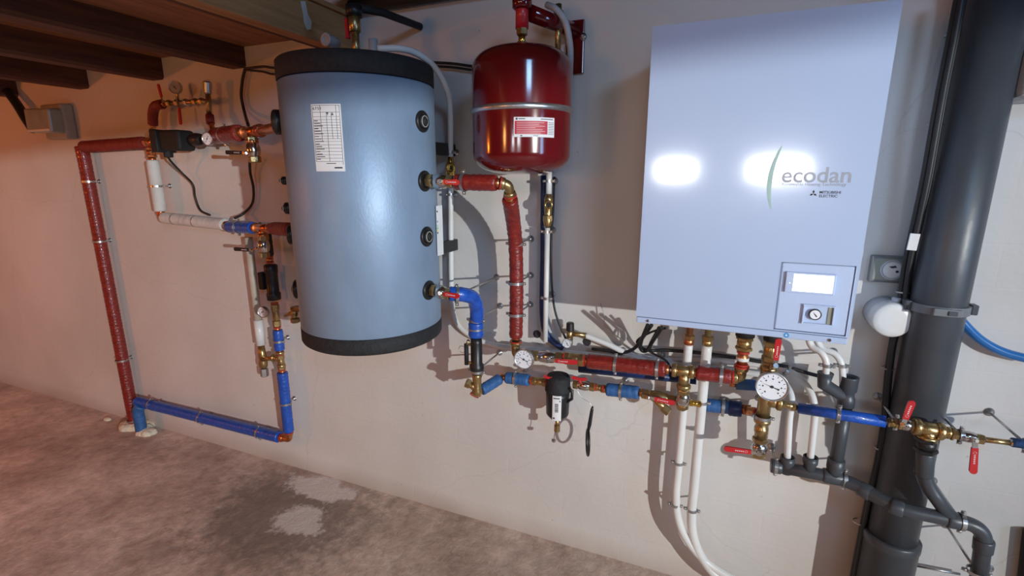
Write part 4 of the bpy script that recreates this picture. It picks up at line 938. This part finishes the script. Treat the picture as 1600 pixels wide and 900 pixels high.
# ================================================================== left hand group
run('red lagged pipe running from the corner to the black pump at upper left', PP([(131, 229.5, .06), (226, 223, .07)]), .031, 'red_dull', ripple=.03, elen=.02)
run('tall red lagged pipe going down to the floor at the far left', PP([(127, 229, .055), (128, 236, .055)])[:1]+[Vector((P(190, 560, .055).x, -.055, 1.66)), Vector((P(190, 560, .055).x, -.05, .0))], .032, 'red_lag', rad=.05, ripple=.03, ends=None)
xL = P(190, 560, .055).x
def VL(v, u=180, off=.055): return Vector((xL, -off, P(u, v, off).z))
for v, lb in ((284, 'topmost clamp on the tall red pipe at the far left'), (379, 'middle clamp on the tall red pipe at the far left'), (560, 'clamp low on the tall red pipe above the foam'), (648, 'lowest clamp on the tall red pipe just above the foam')):
    clamp(lb, VL(v), Z, .033)
fo = MB(); rf = random.Random(5)
f0, f1 = FL(185, 668), FL(250, 672)
for i in range(26):
    t = i/25; x = f0.x+.02+(f1.x-f0.x-.03)*t; c = Vector((x+rf.uniform(-.01, .01), -.055-.025*math.sin(t*9)+rf.uniform(-.012, .012), .006)); r = .030+.018*math.sin(PI*t)*rf.uniform(.7, 1.1)
    bmesh.ops.create_icosphere(fo.bm, subdivisions=3, radius=r, matrix=Matrix.Translation(c) @ Matrix.Diagonal((1.25, .9, .75, 1)))
foam = fo.build('foam_seal', 'foam', None)
rm = foam.modifiers.new('r', 'REMESH'); rm.mode = 'VOXEL'; rm.voxel_size = .005; rm.use_smooth_shade = True
dt = bpy.data.textures.new('n', 'CLOUDS'); dt.noise_scale = .02; dm_ = foam.modifiers.new('d', 'DISPLACE'); dm_.texture = dt; dm_.strength = .010
tag(foam, 'lumpy cream foam sealing the floor hole round the red and blue pipes', 'foam')
xq = P(217, 650, .085).x
run('short blue lagged bend rising from the floor foam', [Vector((xq, -.085, .02)), Vector((xq, -.085, .155)), Vector((xq+.02, -.075, .188))], .031, 'blue_dull', rad=.02, ripple=.02, ends=None)
z1_ = P(222, 628, .06).z
run('long blue lagged pipe running level above the floor at the left', [P(214, 627, .06), P(437, 683, .06)], .030, 'blue_lag', ripple=.02, er=.5)
d_ = P(437, 683, .06)-P(214, 627, .06)
for u_, v_, lb in ((237, 632, 'left clamp on the long low blue pipe'), (315, 653, 'middle clamp on the long low blue pipe'), (406, 676, 'right clamp on the long low blue pipe')):
    clamp(lb, P(u_, v_, .06), d_, .031, ear=(0, 0, 1))
xm = P(443, 600, .06).x
def VM(v, off=.06): return Vector((xm, -off, P(438, v, off).z))
elbow('copper elbow at the lower right corner of the low blue pipe', [P(440, 684, .06), Vector((xm, -.06, P(446, 685, .06).z)), VM(672)], .016, 'copper', .02)
run('bright blue lagged riser above the lower copper elbow', [VM(671), VM(581)], .0265, 'blue_lag', ripple=.02)
clamp('clamp on the bright blue riser left below the grey tank', VM(628), Z, .0275)
fitting('brass coupling between the two blue riser pieces', VM(578), VM(553), .016)
tee('brass tee joining the white safety valve branch to the blue riser', VM(573), VM(549), Vector((xm-.055, -.06, VM(561).z)), .016)
run('short blue lagged sleeve higher on the left riser', [VM(547), VM(516)], .0245, 'blue_lag', ripple=.02)
clamp('clamp between the short blue sleeves on the left riser', VM(533), Z, .0255)
fitting('brass union above the short blue sleeve on the left riser', VM(513), VM(474), .0165)
cp_ = thing('circulation_pump', VM(470), 'black cylindrical pump on the left riser beside the grey tank', 'pump')
L = VM(414).z-VM(470).z
MB().lathe(VM(470), VM(414), [(0, .022), (.004, .032), (.035, .033), (.040, .028), (L-.045, .028), (L-.040, .031), (L-.006, .031), (L, .022)], 28).build('body', 'black', cp_)
MB().box(VM(440)+Vector((-.042, -.01, 0)), (.030, .045, .085), None, .004).build('control_box', 'rubber', cp_)
fitting('copper coupling above the black cylindrical pump', VM(412), VM(402), .016, 'copper', hexes=False)
run('dark lagged stub above the copper coupling on the left riser', [VM(401), VM(366)], .021, 'black', ripple=.02, ends=None)
# tee row at mid height
run('white lagged pipe running level at the left', PP([(256, 340.5, .07), (352, 351, .08)]), .029, 'white_lag', ripple=.01, ends='copper', bands=(.2, .55))
xW = P(246, 300, .07).x
def VW(v): return Vector((xW, -.07, P(246, v, .07).z))
run('white lagged drop pipe below the black pump at the left', [VW(330), VW(250)], .029, 'white_lag', ripple=.01)
clamp('clamp round the white lagged drop pipe', VW(291), Z, .030)
elbow('copper elbow between the white drop pipe and the level white pipe', [VW(332), VW(341), P(257, 341, .07)], .014, 'copper', .02)
run('blue lagged pipe between the white level pipe and the copper tee', PP([(358, 354.5, .10), (396, 356, .15)]), .0275, 'blue_lag', ripple=.02, ends='copper', elen=.04)
clamp('clamp round the short blue pipe at mid height on the left', P(373, 355, .12), P(396, 356, .15)-P(358, 354.5, .10), .0285, ear=(0, 0, 1))
tee('copper tee above the black handled drain valve', P(399, 356, .155), P(424, 357, .22), P(411, 371, .19), .018, 'copper')
ball_valve('nickel drain valve with black handle under the copper tee', P(411, 367, .19), P(413, 402, .19), .0205, P(366, 389, .20), piv=P(396, 391, .21), grip='rubber')
run('reddish lagged pipe entering the left side of the grey tank', PP([(427, 357, .23), (455, 359, .385)]), .0265, 'red_dull', ripple=.03)
# upper row into the tank
elbow('copper bend entering the tank high on its left side', PP([(407, 204, .28), (424, 201, .36), (440, 196, .42)]), .0185, 'copper', .05)
tee('copper tee high beside the tank above the grey handled valve', P(380, 207, .215), P(405, 204, .275), P(394, 224, .25), .019, 'copper')
ball_valve('nickel valve with dark grey handle under the upper copper tee', P(393, 214, .25), P(399, 254, .25), .0215, P(353, 238, .26), piv=P(386, 239, .27), grip='rubber')
run('fat red lagged pipe right of the small left dial', PP([(337, 212.5, .14), (374, 208, .21)]), .035, 'red_lag', ripple=.03)
clamp('clamp round the fat red pipe right of the small left dial', P(352, 211, .165), P(374, 208, .21)-P(337, 212.5, .14), .036, ear=(0, 0, 1))
gauge('small round white dial between the black pump and the fat red pipe', P(323, 217, .19), .0290, P(326, 214, .13), needle=150, name='thermometer_gauge', face=(.1, -1, 0))
pu = thing('pump', P(278, 222, .10), 'black rectangular pump with cable left of the small dial', 'pump')
pc = P(276, 221, .10)
MB().box(pc+Vector((.01, -.02, .002)), (.185, .085, .095), Matrix.Rotation(.02, 3, 'Y'), .012).build('motor_housing', 'rubber', pu)
MB().box(pc+Vector((-.055, -.03, .0)), (.045, .095, .105), None, .006).build('end_cover', 'rubber', pu)
MB().lathe(P(302, 219, .11), P(320, 217, .13), [(0, .028), (.03, .032), (.06, .028), (.085, .018)], 20).build('volute', 'black', pu)
MB().hexn(P(262, 234, .12), P(264, 246, .12), .020).build('cable_gland', 'rubber', pu)
fitting('copper union joining the upper red pipe to the black pump', P(228, 223, .08), P(247, 222, .09), .021, 'copper')
fitting('copper coupling above the white lagged drop pipe', VW(247), VW(229), .020, 'copper', seals=False)
run('curved red lagged pipe rising to the small manifold at upper left', PP([(239, 196, .07), (239, 178, .07), (243, 166, .07), (255, 162.5, .07)]), .0225, 'red_dull', sm=True, ripple=.03)
fitting('small brass union under the curved red pipe', P(238, 217, .07), P(238.5, 201, .07), .0135, seals=False)
mn = thing('fill_manifold', P(257, 162, .07), 'thin brass manifold with two red levers high on the left wall', 'manifold')
MB().tube(PP([(257, 162, .07), (326, 158, .07)]), .0105, 14).build('manifold_pipe', 'brass', mn)
for u_ in (262, 275, 289, 303, 313): MB().hexn(P(u_, 162-.06*(u_-257), .07), P(u_+5, 162-.06*(u_-252), .07), .0165).build('nut', 'brass' if u_ != 289 else 'steel', mn)
lever_grip(mn, P(279, 160, .095), P(282.5, 195, .10), w=.016, marks=False)
lever_grip(mn, P(254, 158, .10), P(247, 131, .10), w=.014, marks=False)
gauge('small dark dial gauge above the brass manifold at upper left', P(272, 136, .11), .030, P(277, 160, .08), needle=45, face=(.25, -1, 0), dial='beige')
MB().tube(PP([(276, 141, .08), (278, 160, .07)]), .007, 10).build('gauge_stem', 'brass', mn)
sv = thing('relief_valve', P(325, 172, .07), 'brass relief valve at the right end of the small upper left manifold', 'valve')
MB().tube(PP([(325, 145, .07), (327, 178, .07)]), .012, 14).build('body', 'brass', sv)
MB().lathe(P(324.5, 147, .07), P(323.5, 129, .07), [(0, .013), (.006, .018), (.05, .018), (.056, .014)], 12, True).build('cap', 'steel', sv)
run('short red lagged stub below the brass relief valve', PP([(327.5, 180, .07), (329, 193, .08)]), .018, 'red_dull', ends='copper', elen=.02)
fitting('small copper link down to the fat red pipe', P(330, 194, .08), P(334, 208, .12), .011, 'copper', seals=False)
# white drain pipe behind the riser
xd2 = P(407, 520, .04).x
def VD(v, off=.045): return Vector((xd2, -off, P(405, v, off).z))
t = run('yellowed plastic pipe with a white lower sleeve behind the left riser', [VD(372), VD(502)], .0190, 'whitep_shaded', ends=None, name='plastic_pipe', part='tube')
MB().tube([VD(500), VD(538)], .0225, 18).build('lower_sleeve', 'whitep', t)
gauge('small pressure dial in front of the white pipe left of the grey tank', P(409, 488, .12), .0280, VD(489), needle=120, face=(.05, -1, 0))
s2 = thing('safety_valve', VD(548), 'brass safety valve with grey knob under the white pipe at the left', 'valve')
MB().lathe(VD(574), VD(540), [(0, .012), (.01, .020), (.03, .022), (.05, .018), (.07, .020), (VD(540).z-VD(574).z, .016)], 16).build('body', 'brass', s2)
MB().tube([VD(559)+Vector((.01, -.01, 0)), Vector((xm-.05, -.06, VM(561).z))], .013, 12).build('side_outlet', 'brass', s2)
MB().hexn(VD(574), VD(586), .020).build('knob', 'steel', s2)
dc = thing('drain_cock', P(462, 488, .42), 'small brass drain cock on the lower left side of the grey tank', 'valve')
MB().tube(PP([(500, 476, .42), (458, 484, .43)]), .013, 12).build('inlet', 'brass', dc)
MB().tube(PP([(459, 480, .43), (461, 502, .43)]), .013, 12).build('body', 'brass', dc)
MB().hexn(P(461, 497, .43), P(462, 504, .43), .017).build('outlet_nut', 'brass', dc)
MB().tube(PP([(459, 488, .43), (446, 493, .42)]), .008, 10).build('handle', 'brass', dc)
# cables at the left
tube_thing('black cable hanging from the black pump down to the level white pipe', [(263, 245, .12), (267, 252, .10), (284, 270, .05), (301, 288, .03), (305, 308, .02), (313, 328, .02), (328, 336, .04)], .0052, 'cable', 'black_cable', 'cable')
tube_thing('black cable dropping from the joist end to the upper copper tee', [(383, 108, .02), (379, 125, .02), (377, 150, .02), (382, 175, .03), (388, 196, .12)], .0068, 'cable', 'black_cable', 'cable')
tube_thing('black cable from the grey handled valve down to the blue pipe', [(390, 248, .05), (391, 270, .03), (396, 295, .02), (394, 318, .02), (380, 334, .03), (366, 341, .07)], .0060, 'cable', 'black_cable', 'cable')
tube_thing('upper black cable passing level behind the grey tank', [(383, 107, .022), (410, 104, .022), (440, 106, .022), (560, 98, .022), (684, 98, .022), (742, 104, .022), (800, 110, .022)], .0050, 'cable', 'black_cable', 'cable')
tube_thing('lower black cable passing level behind the grey tank', [(383, 109, .02), (410, 112, .02), (440, 116, .02), (560, 106, .02), (684, 104, .02), (742, 110, .02), (800, 116, .02)], .0045, 'cable', 'black_cable', 'cable')
# electrical box
a = P(83, 163, .02); b = P(118, 217, .02)
eb = thing('electrical_box', (a.x, 0, b.z), 'aged beige surface box with clear cover under the far left joist', 'electrical box')
X0, X1 = P(66, 190, .06).x, P(116, 190, .01).x; Z1, Z0 = P(100, 162, .03).z, P(100, 218, .03).z
MB().box(((X0+X1)/2, -.03, (Z0+Z1)/2), (X1-X0, .06, Z1-Z0), None, .012).build('box_body', 'beige', eb)
Y1, Y0 = P(66, 170, .09).z, P(66, 208, .09).z; W0, W1 = P(46, 190, .10).x, P(84, 190, .10).x
MB().box(((W0+W1)/2, -.085, (Y0+Y1)/2), (W1-W0, .07, Y1-Y0), Matrix.Rotation(.04, 3, 'Y'), .010).build('clear_cover', 'smoke', eb)
MB().box(((W0+W1)/2, -.122, Y0+.012), ((W1-W0)*.9, .008, .012), None, .002).build('cover_lip', 'whitep', eb)
tube_thing('black conduit from the far left joist end to the beige box', [(12, 143, .05), (28, 165, .06), (40, 185, .07), (52, 203, .08)], .024, 'cable', 'black_conduit', 'conduit', seg=14)
c = FL(168, 656)
gm = MB(); bmesh.ops.create_icosphere(gm.bm, subdivisions=3, radius=.022, matrix=Matrix.Translation(c+Vector((0, 0, .004))) @ Matrix.Diagonal((1.4, .8, .5, 1)))
tag(gm.build('foam_crumb', 'foam'), 'small loose lump of foam on the floor left of the red pipe', 'foam')
# unseen board added behind the camera to cut off the work lamp's upper beam
LP_ = Vector((3.6, -3.6, 1.70)); q0 = LP_+(Vector((2.5, 0, 2.02))-LP_)*.32; q1 = LP_+(Vector((-6, 0, 1.59))-LP_)*.32
lt2 = MB(); lt2.prism([q0, q1, q1+Vector((0, 0, .42)), q0+Vector((0, 0, .36))], (0, -.03, 0))
tag(lt2.build('lamp_cutoff_board', 'beam'), 'sloping board added unseen behind the viewer to cut the work lamp beam', 'board')
